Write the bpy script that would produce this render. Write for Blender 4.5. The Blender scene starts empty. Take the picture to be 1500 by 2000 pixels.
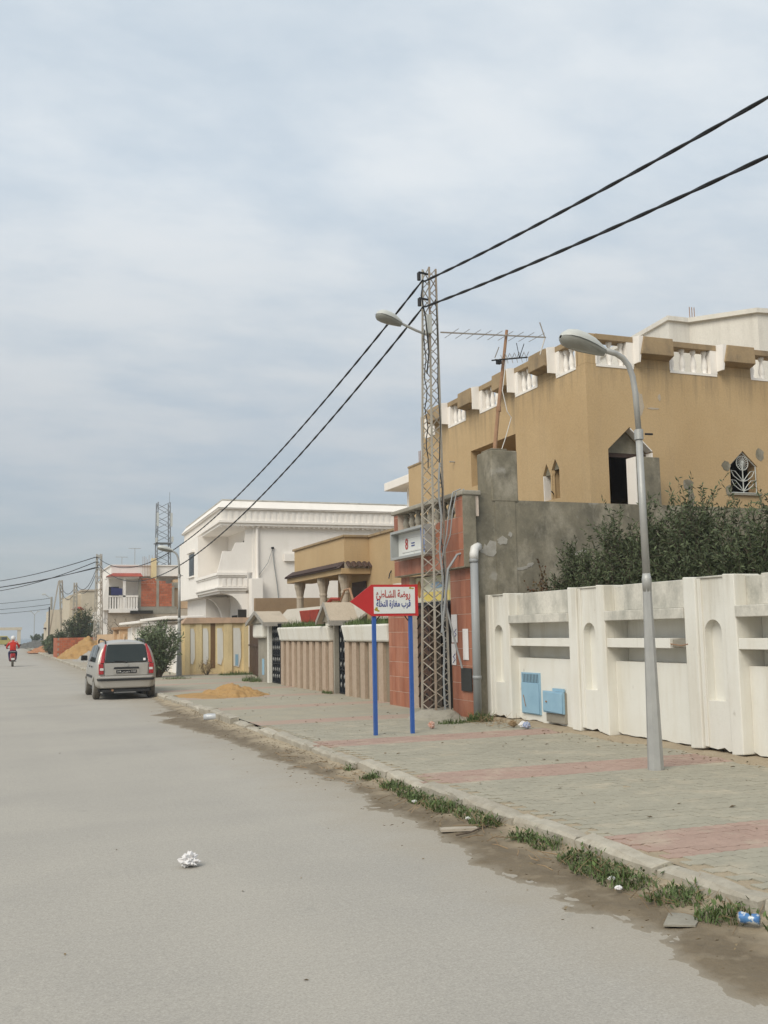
import bpy, bmesh, math, random
from mathutils import Vector, Matrix, noise as mnoise
random.seed(11)
sc = bpy.context.scene
COL = sc.collection
R = math.radians

# ------------------------------------------------------------------ camera
cam = bpy.data.cameras.new('camera')
cam.sensor_fit = 'VERTICAL'; cam.sensor_height = 36.0; cam.lens = 1966 / 2000 * 36.0
cam.clip_end = 12000; cam.clip_start = 0.05
camo = bpy.data.objects.new('camera', cam)
RV = ((0.933807, -0.0250488, -0.356899), (-0.357315, -0.115962, -0.926757), (-0.0181727, 0.992938, -0.117237))
m4 = Matrix.Identity(4)
for i in range(3):
    for j in range(3): m4[i][j] = RV[i][j]
m4[2][3] = 1.65
camo.matrix_world = m4
COL.objects.link(camo); sc.camera = camo

# ------------------------------------------------------------------ world / sky
SUN_EL, SUN_AZ = R(43), R(-126)          # azimuth from +Y towards +X
w = bpy.data.worlds.new('World'); sc.world = w; w.use_nodes = True
nt = w.node_tree; N = nt.nodes; L = nt.links; N.clear()
def nd(nodes, t, **k):
    n = nodes.new(t)
    for a, b in k.items(): setattr(n, a, b)
    return n
out = nd(N, 'ShaderNodeOutputWorld'); bg = nd(N, 'ShaderNodeBackground'); bg.inputs[1].default_value = 0.1
sky = nd(N, 'ShaderNodeTexSky', sky_type='NISHITA', sun_disc=False, sun_elevation=SUN_EL, sun_rotation=SUN_AZ, altitude=5, dust_density=2.0)
tc = nd(N, 'ShaderNodeTexCoord'); sep = nd(N, 'ShaderNodeSeparateXYZ')
L.new(tc.outputs['Generated'], sep.inputs[0])
def math_(nodes, links, op, a, b=None, c=None, clamp=False):
    n = nd(nodes, 'ShaderNodeMath', operation=op, use_clamp=clamp)
    for i, s in enumerate((a, b, c)):
        if s is None: continue
        if isinstance(s, (int, float)): n.inputs[i].default_value = s
        else: links.new(s, n.inputs[i])
    return n.outputs[0]
zz = math_(N, L, 'ADD', math_(N, L, 'MAXIMUM', sep.outputs[2], 0.0), 0.16)
cx_ = math_(N, L, 'DIVIDE', sep.outputs[0], zz); cy_ = math_(N, L, 'DIVIDE', sep.outputs[1], zz)
cb = nd(N, 'ShaderNodeCombineXYZ'); L.new(cx_, cb.inputs[0]); L.new(cy_, cb.inputs[1])
mp = nd(N, 'ShaderNodeMapping'); mp.inputs['Rotation'].default_value = (0, 0, R(28)); mp.inputs['Scale'].default_value = (1.0, 1.5, 1); L.new(cb.outputs[0], mp.inputs[0])
n1 = nd(N, 'ShaderNodeTexNoise'); n1.inputs['Scale'].default_value = 0.95; n1.inputs['Detail'].default_value = 7; n1.inputs['Roughness'].default_value = 0.48; n1.inputs['Distortion'].default_value = .35
n2 = nd(N, 'ShaderNodeTexNoise'); n2.inputs['Scale'].default_value = 2.6; n2.inputs['Detail'].default_value = 5; n2.inputs['Roughness'].default_value = .58
L.new(mp.outputs[0], n1.inputs[0]); L.new(mp.outputs[0], n2.inputs[0])
mixn = math_(N, L, 'ADD', math_(N, L, 'MULTIPLY', n1.outputs[0], .58), math_(N, L, 'MULTIPLY', n2.outputs[0], .42))
rp = nd(N, 'ShaderNodeValToRGB'); rp.color_ramp.interpolation = 'EASE'
rp.color_ramp.elements[0].position = .35; rp.color_ramp.elements[0].color = (4.85, 5.58, 6.25, 1)
rp.color_ramp.elements[1].position = .65; rp.color_ramp.elements[1].color = (6.15, 6.5, 6.8, 1)
L.new(mixn, rp.inputs[0])
cov = nd(N, 'ShaderNodeMapRange'); cov.inputs[1].default_value = .3; cov.inputs[2].default_value = .56; cov.inputs[3].default_value = .82; cov.inputs[4].default_value = 1.0
L.new(mixn, cov.inputs[0])
# the cloud deck thins towards the horizon where clear hazy blue shows
hz = nd(N, 'ShaderNodeMapRange'); hz.inputs[1].default_value = 0.0; hz.inputs[2].default_value = .26; hz.inputs[3].default_value = .68; hz.inputs[4].default_value = 1.0
L.new(sep.outputs[2], hz.inputs[0])
covf = math_(N, L, 'MULTIPLY', cov.outputs[0], hz.outputs[0], clamp=True)
# a cloud deck seen edge-on near the horizon is greyer than overhead (same all round the compass)
dk = nd(N, 'ShaderNodeMapRange'); dk.inputs[1].default_value = 0.0; dk.inputs[2].default_value = .42; dk.inputs[3].default_value = .66; dk.inputs[4].default_value = 1.08; L.new(sep.outputs[2], dk.inputs[0])
dm = nd(N, 'ShaderNodeMixRGB', blend_type='MULTIPLY'); dm.inputs[0].default_value = 1; L.new(rp.outputs[0], dm.inputs[1]); L.new(dk.outputs[0], dm.inputs[2])
mx = nd(N, 'ShaderNodeMixRGB'); L.new(covf, mx.inputs[0]); L.new(sky.outputs[0], mx.inputs[1]); L.new(dm.outputs[0], mx.inputs[2])
L.new(mx.outputs[0], bg.inputs[0]); L.new(bg.outputs[0], out.inputs[0])

# ------------------------------------------------------------------ sun (thin cloud: large soft disc)
sl = bpy.data.lights.new('sun', 'SUN'); sl.energy = 2.25; sl.angle = R(36); sl.color = (1.0, .935, .81)
so = bpy.data.objects.new('sun', sl)
sd = Vector((math.cos(SUN_EL) * math.sin(SUN_AZ), math.cos(SUN_EL) * math.cos(SUN_AZ), math.sin(SUN_EL)))
so.rotation_euler = (-sd).to_track_quat('-Z', 'Y').to_euler(); so.location = (-20, 10, 30); COL.objects.link(so)
vs = sc.view_settings; vs.view_transform = 'Standard'; vs.look = 'None'; vs.exposure = 0.26; vs.gamma = 1.0; vs.use_curve_mapping = False

# ------------------------------------------------------------------ materials
def S(r, g, b, k=1.0):
    f = lambda c: ((c / 255 + .055) / 1.055) ** 2.4 if c > 10 else c / 255 / 12.92
    return (f(r) * k, f(g) * k, f(b) * k)
MATS = {}
def M(name, col, col2=None, rough=.85, scale=1.5, bump=.15, bscale=50, streak=None, samt=.6, metal=0., island=0., spec=.3, vstretch=.12, slo=.5, shi=.72, detail=7, spot=None, bdist=.01, runs=None, speck=True):
    if name in MATS: return MATS[name]
    m = bpy.data.materials.new(name); m.use_nodes = True; t = m.node_tree; n = t.nodes; l = t.links
    p = n['Principled BSDF']; g = nd(n, 'ShaderNodeNewGeometry'); P = g.outputs['Position']
    col2 = col2 or tuple(c * .82 for c in col)
    a = nd(n, 'ShaderNodeTexNoise'); a.inputs['Scale'].default_value = scale; a.inputs['Detail'].default_value = detail; a.inputs['Roughness'].default_value = .62; l.new(P, a.inputs[0])
    mr = nd(n, 'ShaderNodeMapRange'); mr.inputs[1].default_value = .32; mr.inputs[2].default_value = .68; l.new(a.outputs[0], mr.inputs[0])
    mixc = nd(n, 'ShaderNodeMixRGB'); mixc.inputs[1].default_value = (*col, 1); mixc.inputs[2].default_value = (*col2, 1); l.new(mr.outputs[0], mixc.inputs[0])
    c = mixc.outputs[0]
    if streak:
        mp = nd(n, 'ShaderNodeMapping'); mp.inputs['Scale'].default_value = (2.6, 2.6, 2.6 * vstretch); l.new(P, mp.inputs[0])
        b = nd(n, 'ShaderNodeTexNoise'); b.inputs['Scale'].default_value = 1.; b.inputs['Detail'].default_value = 8; b.inputs['Roughness'].default_value = .65; l.new(mp.outputs[0], b.inputs[0])
        r2 = nd(n, 'ShaderNodeMapRange'); r2.inputs[1].default_value = slo; r2.inputs[2].default_value = shi; r2.inputs[4].default_value = samt; l.new(b.outputs[0], r2.inputs[0])
        mm = nd(n, 'ShaderNodeMixRGB'); mm.inputs[2].default_value = (*streak, 1); l.new(r2.outputs[0], mm.inputs[0]); l.new(c, mm.inputs[1]); c = mm.outputs[0]
    if spot:
        b = nd(n, 'ShaderNodeTexNoise'); b.inputs['Scale'].default_value = spot[1]; b.inputs['Detail'].default_value = 5; l.new(P, b.inputs[0])
        r2 = nd(n, 'ShaderNodeMapRange'); r2.inputs[1].default_value = spot[2]; r2.inputs[2].default_value = spot[2] + .06; r2.inputs[4].default_value = spot[3]; l.new(b.outputs[0], r2.inputs[0])
        mm = nd(n, 'ShaderNodeMixRGB'); mm.inputs[2].default_value = (*spot[0], 1); l.new(r2.outputs[0], mm.inputs[0]); l.new(c, mm.inputs[1]); c = mm.outputs[0]
    if island:
        hs = nd(n, 'ShaderNodeHueSaturation'); oi = nd(n, 'ShaderNodeObjectInfo')
        s = math_(n, l, 'ADD', g.outputs['Random Per Island'], oi.outputs['Random']); s = math_(n, l, 'FRACT', s)
        v = nd(n, 'ShaderNodeMapRange'); v.inputs[3].default_value = 1 - island; v.inputs[4].default_value = 1 + island; l.new(s, v.inputs[0])
        l.new(v.outputs[0], hs.inputs['Value']); l.new(c, hs.inputs['Color']); c = hs.outputs[0]
    if bump >= .15 and speck:
        b = nd(n, 'ShaderNodeTexNoise'); b.inputs['Scale'].default_value = 26; b.inputs['Detail'].default_value = 5; b.inputs['Roughness'].default_value = .7; l.new(P, b.inputs[0])
        r2 = nd(n, 'ShaderNodeMapRange'); r2.inputs[1].default_value = .3; r2.inputs[2].default_value = .7; r2.inputs[3].default_value = .90; r2.inputs[4].default_value = 1.09; l.new(b.outputs[0], r2.inputs[0])
        mm = nd(n, 'ShaderNodeMixRGB', blend_type='MULTIPLY'); mm.inputs[0].default_value = 1; l.new(c, mm.inputs[1]); l.new(r2.outputs[0], mm.inputs[2]); c = mm.outputs[0]
    if runs:                              # rain-washed dirt runs hanging from a level: (z of the level, length, colour, amount)
        sp = nd(n, 'ShaderNodeSeparateXYZ'); l.new(P, sp.inputs[0])
        mp = nd(n, 'ShaderNodeMapping'); mp.inputs['Scale'].default_value = (5, 5, .35); l.new(P, mp.inputs[0])
        b = nd(n, 'ShaderNodeTexNoise'); b.inputs['Scale'].default_value = 1.; b.inputs['Detail'].default_value = 6; b.inputs['Roughness'].default_value = .7; l.new(mp.outputs[0], b.inputs[0])
        zr = nd(n, 'ShaderNodeMapRange'); zr.inputs[1].default_value = runs[0] - runs[1]; zr.inputs[2].default_value = runs[0]; l.new(sp.outputs[2], zr.inputs[0])
        v = math_(n, l, 'ADD', b.outputs[0], math_(n, l, 'MULTIPLY', zr.outputs[0], .22))
        r2 = nd(n, 'ShaderNodeMapRange'); r2.inputs[1].default_value = .62; r2.inputs[2].default_value = .85; r2.inputs[4].default_value = runs[3]; l.new(v, r2.inputs[0])
        mm = nd(n, 'ShaderNodeMixRGB'); mm.inputs[2].default_value = (*runs[2], 1); l.new(r2.outputs[0], mm.inputs[0]); l.new(c, mm.inputs[1]); c = mm.outputs[0]
    l.new(c, p.inputs['Base Color'])
    p.inputs['Roughness'].default_value = rough; p.inputs['Metallic'].default_value = metal
    p.inputs['Specular IOR Level'].default_value = spec
    if bump:
        b = nd(n, 'ShaderNodeTexNoise'); b.inputs['Scale'].default_value = bscale; b.inputs['Detail'].default_value = 4; l.new(P, b.inputs[0])
        bp = nd(n, 'ShaderNodeBump'); bp.inputs['Strength'].default_value = bump; bp.inputs['Distance'].default_value = bdist; l.new(b.outputs[0], bp.inputs['Height']); l.new(bp.outputs[0], p.inputs['Normal'])
    MATS[name] = m
    return m
def nodes_of(m): return m.node_tree.nodes, m.node_tree.links, m.node_tree.nodes['Principled BSDF']

WHITE = M('white_limewash', (.735, .72, .665), (.69, .67, .605), speck=False, streak=(.53, .47, .36), samt=.6, slo=.5, shi=.78, bump=.25, bscale=35, spot=((.40, .37, .31), 5.5, .69, .5), runs=(2.3, 1.1, (.40, .36, .28), .5))
WHITED = M('white_weathered_top', (.66, .63, .56), (.52, .50, .44), streak=(.25, .25, .22), samt=.7, slo=.45, shi=.7, vstretch=.5, bump=.35, bscale=30)
WHITEN = M('stained_far_white', (.70, .67, .61), (.62, .59, .53), scale=.6, streak=(.45, .42, .37), samt=.5, slo=.5, shi=.75, bump=.3)
GWHITE = M('fresh_white_paint', (.83, .79, .74), (.79, .75, .70), streak=(.62, .58, .52), samt=.3, bump=.08)
OCHRE = M('ochre_render', (.50, .36, .20), (.45, .315, .168), scale=.7, streak=(.36, .265, .165), samt=.4, slo=.52, shi=.85, bump=.35, bscale=45, spot=((.54, .43, .28), 3.0, .72, .4), runs=(6.95, 1.2, (.23, .175, .11), .6))
OCHREC = M('ochre_coping', (.37, .27, .155), (.29, .21, .125), streak=(.12, .10, .075), samt=.6, vstretch=.5, bump=.4, bscale=40)
GREYP = M('grey_cement_plaster', (.26, .232, .17), (.125, .115, .088), scale=1.7, streak=(.37, .335, .265), samt=.8, vstretch=.6, slo=.5, shi=.68, bump=.4, bscale=25, spot=((.42, .40, .36), 2.3, .66, .55))
CONC = M('bare_concrete', (.33, .305, .25), (.25, .23, .19), bump=.5, bscale=30, streak=(.16, .15, .125), samt=.5, vstretch=.4)
TILE = M('terracotta_tile', (.35, .135, .078), (.295, .105, .058), scale=3., rough=.5, bump=.1, bscale=80, streak=(.45, .21, .135), samt=.75, vstretch=.25, slo=.42, shi=.68, island=.12)
GROUT = M('pale_grout', (.66, .55, .46), bump=.2)
PINK = M('pink_stone_rib', (.46, .36, .275), (.40, .305, .225), scale=6, streak=(.33, .26, .20), samt=.5, bump=.4, bscale=60, island=.08)
TAUPE = M('taupe_render', (.25, .21, .15), (.205, .17, .125), bump=.4)
GALV = M('galvanised_steel', (.42, .42, .40), (.36, .36, .35), rough=.5, metal=.25, scale=6, bump=.05, spec=.5)
LATT = M('weathered_lattice_steel', (.43, .40, .345), (.36, .325, .265), rough=.7, metal=.15, scale=4, streak=(.21, .11, .055), samt=.75, slo=.5, shi=.7, bump=.1)
BLACK = M('black_rubber', (.018, .018, .02), rough=.6, bump=.05)
IRON = M('black_iron', (.02, .022, .026), rough=.55, bump=.05, metal=.2)
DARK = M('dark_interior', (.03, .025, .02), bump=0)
WOODD = M('dark_brown_door', (.075, .04, .026), (.05, .028, .02), rough=.6, vstretch=.1, streak=(.11, .07, .05), samt=.5)
BLUEP = M('blue_post_paint', (.028, .10, .36), (.022, .085, .31), rough=.42, bump=.03, spec=.5, streak=(.08, .13, .27), samt=.3)
REDP = M('red_sign_paint', (.50, .022, .022), (.43, .02, .02), rough=.42, bump=.03, spec=.5)
SIGNW = M('sign_white', (.70, .71, .69), (.64, .65, .62), rough=.4, bump=.02, spot=((.45, .30, .05), 9., .70, .6))
LBLUE = M('pale_blue_metal', (.29, .46, .58), (.25, .41, .53), rough=.5, scale=5, streak=(.30, .30, .28), samt=.5, slo=.58, shi=.7, bump=.08, spot=((.20, .10, .05), 14., .70, .6))
PVC = M('grey_pvc', (.31, .32, .32), (.27, .28, .285), rough=.45, bump=.03)
PVCW = M('white_pvc', (.70, .69, .66), rough=.4, bump=.02)
YEL = M('yellow_render', (.76, .62, .36), (.68, .54, .30), scale=1.2, streak=(.34, .26, .15), samt=.6, slo=.5, shi=.75, bump=.3)
CREAM = M('cream_render', (.58, .51, .40), (.52, .45, .34), streak=(.38, .33, .26), samt=.4, bump=.2)
PEACH = M('peach_render', (.60, .42, .26), (.54, .37, .22), bump=.2, streak=(.40, .29, .19), samt=.4)
BEIGE = M('beige_plaster', (.47, .40, .315), (.42, .355, .275), streak=(.32, .27, .21), samt=.4, bump=.25)
RTILE = M('dark_roof_tile', (.075, .045, .035), (.055, .035, .03), rough=.6, island=.2)
REDTILE = M('red_roof_tile', (.33, .075, .05), (.25, .055, .04), island=.15)
KERB = M('kerb_concrete', (.43, .395, .325), (.34, .305, .245), scale=5, bump=.6, bscale=40, streak=(.24, .20, .15), samt=.5, vstretch=1, island=.1)
PAVG = M('paver_grey', (.345, .318, .25), (.305, .285, .225), scale=1.1, bump=.25, bscale=90, island=.045, streak=(.43, .375, .285), samt=.7, vstretch=1, slo=.52, shi=.68)
PAVR = M('paver_red', (.375, .265, .215), (.345, .24, .195), scale=1.1, bump=.25, bscale=90, island=.045, streak=(.43, .365, .28), samt=.65, vstretch=1, slo=.52, shi=.7)
SANDO = M('orange_sand', (.41, .25, .10), (.335, .20, .078), scale=4, bump=.7, bscale=30, bdist=.03)
SANDR = M('reddish_sand', (.40, .19, .09), (.34, .15, .07), scale=4, bump=.6)
GRAVEL = M('grey_gravel', (.34, .32, .285), (.29, .27, .24), scale=6, bump=.6)
GRASS = M('grass_green', (.095, .135, .040), (.062, .090, .028), scale=9, rough=.6, bump=0, island=.35)
OLIVE = M('olive_leaf', (.100, .120, .062), (.052, .068, .032), scale=2.5, rough=.6, bump=0, island=.45, spec=.2)
OLEAN = M('oleander_leaf', (.15, .18, .10), (.09, .12, .06), scale=3, rough=.5, bump=0, island=.4, spec=.25)
BARK = M('bark', (.12, .09, .065), (.08, .06, .045), bump=.4)
DRY = M('dry_stalk', (.30, .21, .12), (.22, .15, .085), bump=.1, island=.25)
PAPER = M('crumpled_paper', (.72, .70, .69), (.66, .64, .63), rough=.8, bump=.1)
SILVER = M('silver_car_paint', (.43, .41, .375), (.41, .39, .355), rough=.3, metal=.3, bump=0, spec=.5, scale=.8, streak=(.30, .27, .225), samt=.4)
GLASSD = M('dark_car_glass', (.022, .03, .03), (.03, .038, .037), rough=.12, bump=0, spec=.35)
TRIM = M('black_plastic', (.035, .035, .036), rough=.55, bump=.05)
LAMPR = M('red_lens', (.40, .012, .015), (.34, .01, .012), rough=.15, bump=0, spec=.8)
TYRE = M('dusty_tyre', (.14, .125, .10), (.09, .08, .065), rough=.9, bump=.2)
ALLOY = M('wheel_cover', (.33, .32, .30), rough=.45, metal=.4, bump=0)
LAMPG = M('lamp_lens', (.27, .27, .24), (.20, .20, .18), rough=.2, bump=0, spec=.6)
LAMPH = M('lamp_housing', (.52, .53, .50), (.47, .48, .45), rough=.45, bump=.03)
BRICKC = M('hollow_brick', (.45, .15, .075), (.38, .115, .06), scale=4, bump=.3, island=.15, streak=(.30, .22, .17), samt=.5, vstretch=.8, slo=.55, shi=.7)
MORTAR = M('mortar', (.33, .28, .22), (.27, .23, .18), bump=.4)
RUST = M('rusty_mast', (.36, .215, .13), (.27, .15, .085), rough=.7, bump=.2, scale=6)
ALU = M('aluminium', (.40, .38, .35), (.33, .29, .25), rough=.5, metal=.4, bump=0)
REDJ = M('red_jacket', (.56, .035, .02), (.48, .025, .018), bump=.15, bscale=25)
JEANS = M('blue_trousers', (.03, .035, .11), bump=.1)
HELM = M('white_helmet', (.72, .70, .67), rough=.3, bump=0)
BLUECLOTH = M('blue_cloth', (.04, .045, .13), bump=.1)
CLOTHW = M('white_cloth', (.66, .63, .60), bump=.1)
CYEL = M('yellow_paint', (.42, .36, .10), rough=.4, bump=0)
INKR = M('red_ink', (.45, .05, .04), rough=.5, bump=0)
INKB = M('blue_ink', (.035, .055, .26), rough=.5, bump=0)

# road
ROAD = M('asphalt_dusty', (.382, .355, .31), (.342, .32, .284), scale=.55, rough=.9, bump=.22, bscale=260, bdist=.004, detail=9)
n_, l_, p_ = nodes_of(ROAD)
def road_extra():
    g = [x for x in n_ if x.type == 'NEW_GEOMETRY'][0].outputs['Position']
    c = p_.inputs['Base Color'].links[0].from_socket
    mp = nd(n_, 'ShaderNodeMapping'); mp.inputs['Scale'].default_value = (.10, .42, 1); l_.new(g, mp.inputs[0])
    a = nd(n_, 'ShaderNodeTexNoise'); a.inputs['Scale'].default_value = 1; a.inputs['Detail'].default_value = 6; l_.new(mp.outputs[0], a.inputs[0])
    r = nd(n_, 'ShaderNodeMapRange'); r.inputs[1].default_value = .5; r.inputs[2].default_value = .72; r.inputs[4].default_value = .42; l_.new(a.outputs[0], r.inputs[0])
    mm = nd(n_, 'ShaderNodeMixRGB'); mm.inputs[2].default_value = (.27, .256, .234, 1); l_.new(r.outputs[0], mm.inputs[0]); l_.new(c, mm.inputs[1])
    # long wheel-dust tracks along the street
    mp2 = nd(n_, 'ShaderNodeMapping'); mp2.inputs['Scale'].default_value = (1.1, .05, 1); l_.new(g, mp2.inputs[0])
    a2 = nd(n_, 'ShaderNodeTexNoise'); a2.inputs['Scale'].default_value = 1; a2.inputs['Detail'].default_value = 7; l_.new(mp2.outputs[0], a2.inputs[0])
    r2 = nd(n_, 'ShaderNodeMapRange'); r2.inputs[1].default_value = .45; r2.inputs[2].default_value = .7; r2.inputs[4].default_value = .5; l_.new(a2.outputs[0], r2.inputs[0])
    m2 = nd(n_, 'ShaderNodeMixRGB'); m2.inputs[2].default_value = (.385, .357, .312, 1); l_.new(r2.outputs[0], m2.inputs[0]); l_.new(mm.outputs[0], m2.inputs[1])
    # aggregate grain
    a3 = nd(n_, 'ShaderNodeTexNoise'); a3.inputs['Scale'].default_value = 75; a3.inputs['Detail'].default_value = 6; a3.inputs['Roughness'].default_value = .75; l_.new(g, a3.inputs[0])
    r3 = nd(n_, 'ShaderNodeMapRange'); r3.inputs[1].default_value = .3; r3.inputs[2].default_value = .7; r3.inputs[3].default_value = .74; r3.inputs[4].default_value = 1.22; l_.new(a3.outputs[0], r3.inputs[0])
    m3 = nd(n_, 'ShaderNodeMixRGB', blend_type='MULTIPLY'); m3.inputs[0].default_value = 1; l_.new(m2.outputs[0], m3.inputs[1]); l_.new(r3.outputs[0], m3.inputs[2])
    # silt dust trodden out of the gutter on to the asphalt, thinning away from the kerb
    sx_ = nd(n_, 'ShaderNodeSeparateXYZ'); l_.new(g, sx_.inputs[0])
    a4 = nd(n_, 'ShaderNodeTexNoise'); a4.inputs['Scale'].default_value = 1.7; a4.inputs['Detail'].default_value = 9; a4.inputs['Roughness'].default_value = .68; l_.new(g, a4.inputs[0])
    v4 = math_(n_, l_, 'ADD', sx_.outputs[0], math_(n_, l_, 'MULTIPLY', a4.outputs[0], 1.3))
    r4 = nd(n_, 'ShaderNodeMapRange'); r4.inputs[1].default_value = 3.25; r4.inputs[2].default_value = 4.3; r4.inputs[4].default_value = .6; l_.new(v4, r4.inputs[0])
    m4_ = nd(n_, 'ShaderNodeMixRGB'); m4_.inputs[2].default_value = (.30, .255, .19, 1); l_.new(r4.outputs[0], m4_.inputs[0]); l_.new(m3.outputs[0], m4_.inputs[1])
    # old oil drips and small tar spots
    a5 = nd(n_, 'ShaderNodeTexNoise'); a5.inputs['Scale'].default_value = 3.1; a5.inputs['Detail'].default_value = 3; l_.new(g, a5.inputs[0])
    r5 = nd(n_, 'ShaderNodeMapRange'); r5.inputs[1].default_value = .68; r5.inputs[2].default_value = .80; r5.inputs[4].default_value = .45; l_.new(a5.outputs[0], r5.inputs[0])
    m5 = nd(n_, 'ShaderNodeMixRGB'); m5.inputs[2].default_value = (.21, .205, .19, 1); l_.new(r5.outputs[0], m5.inputs[0]); l_.new(m4_.outputs[0], m5.inputs[1])
    l_.new(m5.outputs[0], p_.inputs['Base Color'])
road_extra()
# gutter silt: wet and dark on the road side, dry against the kerb
SILT = M('gutter_silt', (.185, .147, .098), (.145, .112, .072), scale=1.6, bump=.6, bscale=70, rough=.8, spot=((.24, .195, .135), 5., .58, .5))
n_, l_, p_ = nodes_of(SILT)
def silt_extra():
    g = [x for x in n_ if x.type == 'NEW_GEOMETRY'][0].outputs['Position']
    c = p_.inputs['Base Color'].links[0].from_socket
    a = nd(n_, 'ShaderNodeTexNoise'); a.inputs['Scale'].default_value = 2.2; a.inputs['Detail'].default_value = 8; l_.new(g, a.inputs[0])
    s = nd(n_, 'ShaderNodeSeparateXYZ'); l_.new(g, s.inputs[0])
    v = math_(n_, l_, 'ADD', s.outputs[0], math_(n_, l_, 'MULTIPLY', a.outputs[0], .9))
    r = nd(n_, 'ShaderNodeMapRange'); r.inputs[1].default_value = 4.08; r.inputs[2].default_value = 4.42; l_.new(v, r.inputs[0])
    mm = nd(n_, 'ShaderNodeMixRGB'); mm.inputs[2].default_value = (.36, .295, .205, 1); l_.new(r.outputs[0], mm.inputs[0]); l_.new(c, mm.inputs[1])
    at = nd(n_, 'ShaderNodeAttribute', attribute_name='thick')      # a thin skin of silt lets the asphalt show through
    m2 = nd(n_, 'ShaderNodeMixRGB'); m2.inputs[1].default_value = (.255, .22, .168, 1); l_.new(at.outputs['Fac'], m2.inputs[0]); l_.new(mm.outputs[0], m2.inputs[2])
    l_.new(m2.outputs[0], p_.inputs['Base Color'])
silt_extra()
DIRT = M('dry_soil', (.37, .305, .215), (.30, .24, .165), scale=3, bump=.7, bscale=40, bdist=.02)
LAND = M('sandy_land', (.36, .315, .24), (.29, .25, .18), scale=.12, bump=.4, bscale=4, streak=(.16, .17, .09), samt=.6, vstretch=1)
SEA = M('sea_water', (.10, .16, .20), (.085, .14, .18), scale=.01, rough=.35, bump=.25, bscale=.5, bdist=.2)

# paving beyond the built pavers: same colours, bands by distance along the street
PAVF = M('paving_far', (.345, .318, .25), (.305, .285, .225), scale=1.1, bump=.35, bscale=60, streak=(.40, .345, .25), samt=.6, vstretch=1, slo=.5, shi=.66)
n_, l_, p_ = nodes_of(PAVF)
def pav_extra():
    g = [x for x in n_ if x.type == 'NEW_GEOMETRY'][0].outputs['Position']
    c = p_.inputs['Base Color'].links[0].from_socket
    s = nd(n_, 'ShaderNodeSeparateXYZ'); l_.new(g, s.inputs[0])
    a = nd(n_, 'ShaderNodeTexNoise'); a.inputs['Scale'].default_value = 1.5; a.inputs['Detail'].default_value = 6; l_.new(g, a.inputs[0])
    y = math_(n_, l_, 'FRACT', math_(n_, l_, 'DIVIDE', math_(n_, l_, 'SUBTRACT', s.outputs[1], 5.72), 3.64))
    f = math_(n_, l_, 'LESS_THAN', y, .21)
    f = math_(n_, l_, 'MULTIPLY', f, math_(n_, l_, 'MULTIPLY', math_(n_, l_, 'SUBTRACT', .95, a.outputs[0]), 1.7, clamp=True))
    mm = nd(n_, 'ShaderNodeMixRGB'); mm.inputs[2].default_value = (.38, .27, .218, 1); l_.new(f, mm.inputs[0]); l_.new(c, mm.inputs[1])
    l_.new(mm.outputs[0], p_.inputs['Base Color'])
pav_extra()

# ------------------------------------------------------------------ mesh helpers
WO = {}                                   # world origin of every object made here
def link(o, parent, wpos):
    COL.objects.link(o); WO[o.name] = Vector(wpos)
    if parent is not None:
        o.parent = parent; o.location = Vector(wpos) - WO[parent.name]
    else: o.location = wpos
    return o
def tag(o, label=None, cat=None, group=None, kind=None):
    if label: o['label'] = label
    if cat: o['category'] = cat
    if group: o['group'] = group
    if kind: o['kind'] = kind
    return o
def thing(name, label, cat, loc=(0, 0, 0), group=None, kind=None):
    o = bpy.data.objects.new(name, None); o.empty_display_size = .2
    link(o, None, loc); return tag(o, label, cat, group, kind)
def piece(name, mesh, loc, parent, rot=None, scale=None):
    o = bpy.data.objects.new(name, mesh); link(o, parent, loc)
    if rot: o.rotation_euler = rot
    if scale: o.scale = scale
    return o
def perp(d):
    d = d.normalized(); a = Vector((0, 0, 1)) if abs(d.z) < .95 else Vector((1, 0, 0))
    u = d.cross(a).normalized(); return u, d.cross(u).normalized()
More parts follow.
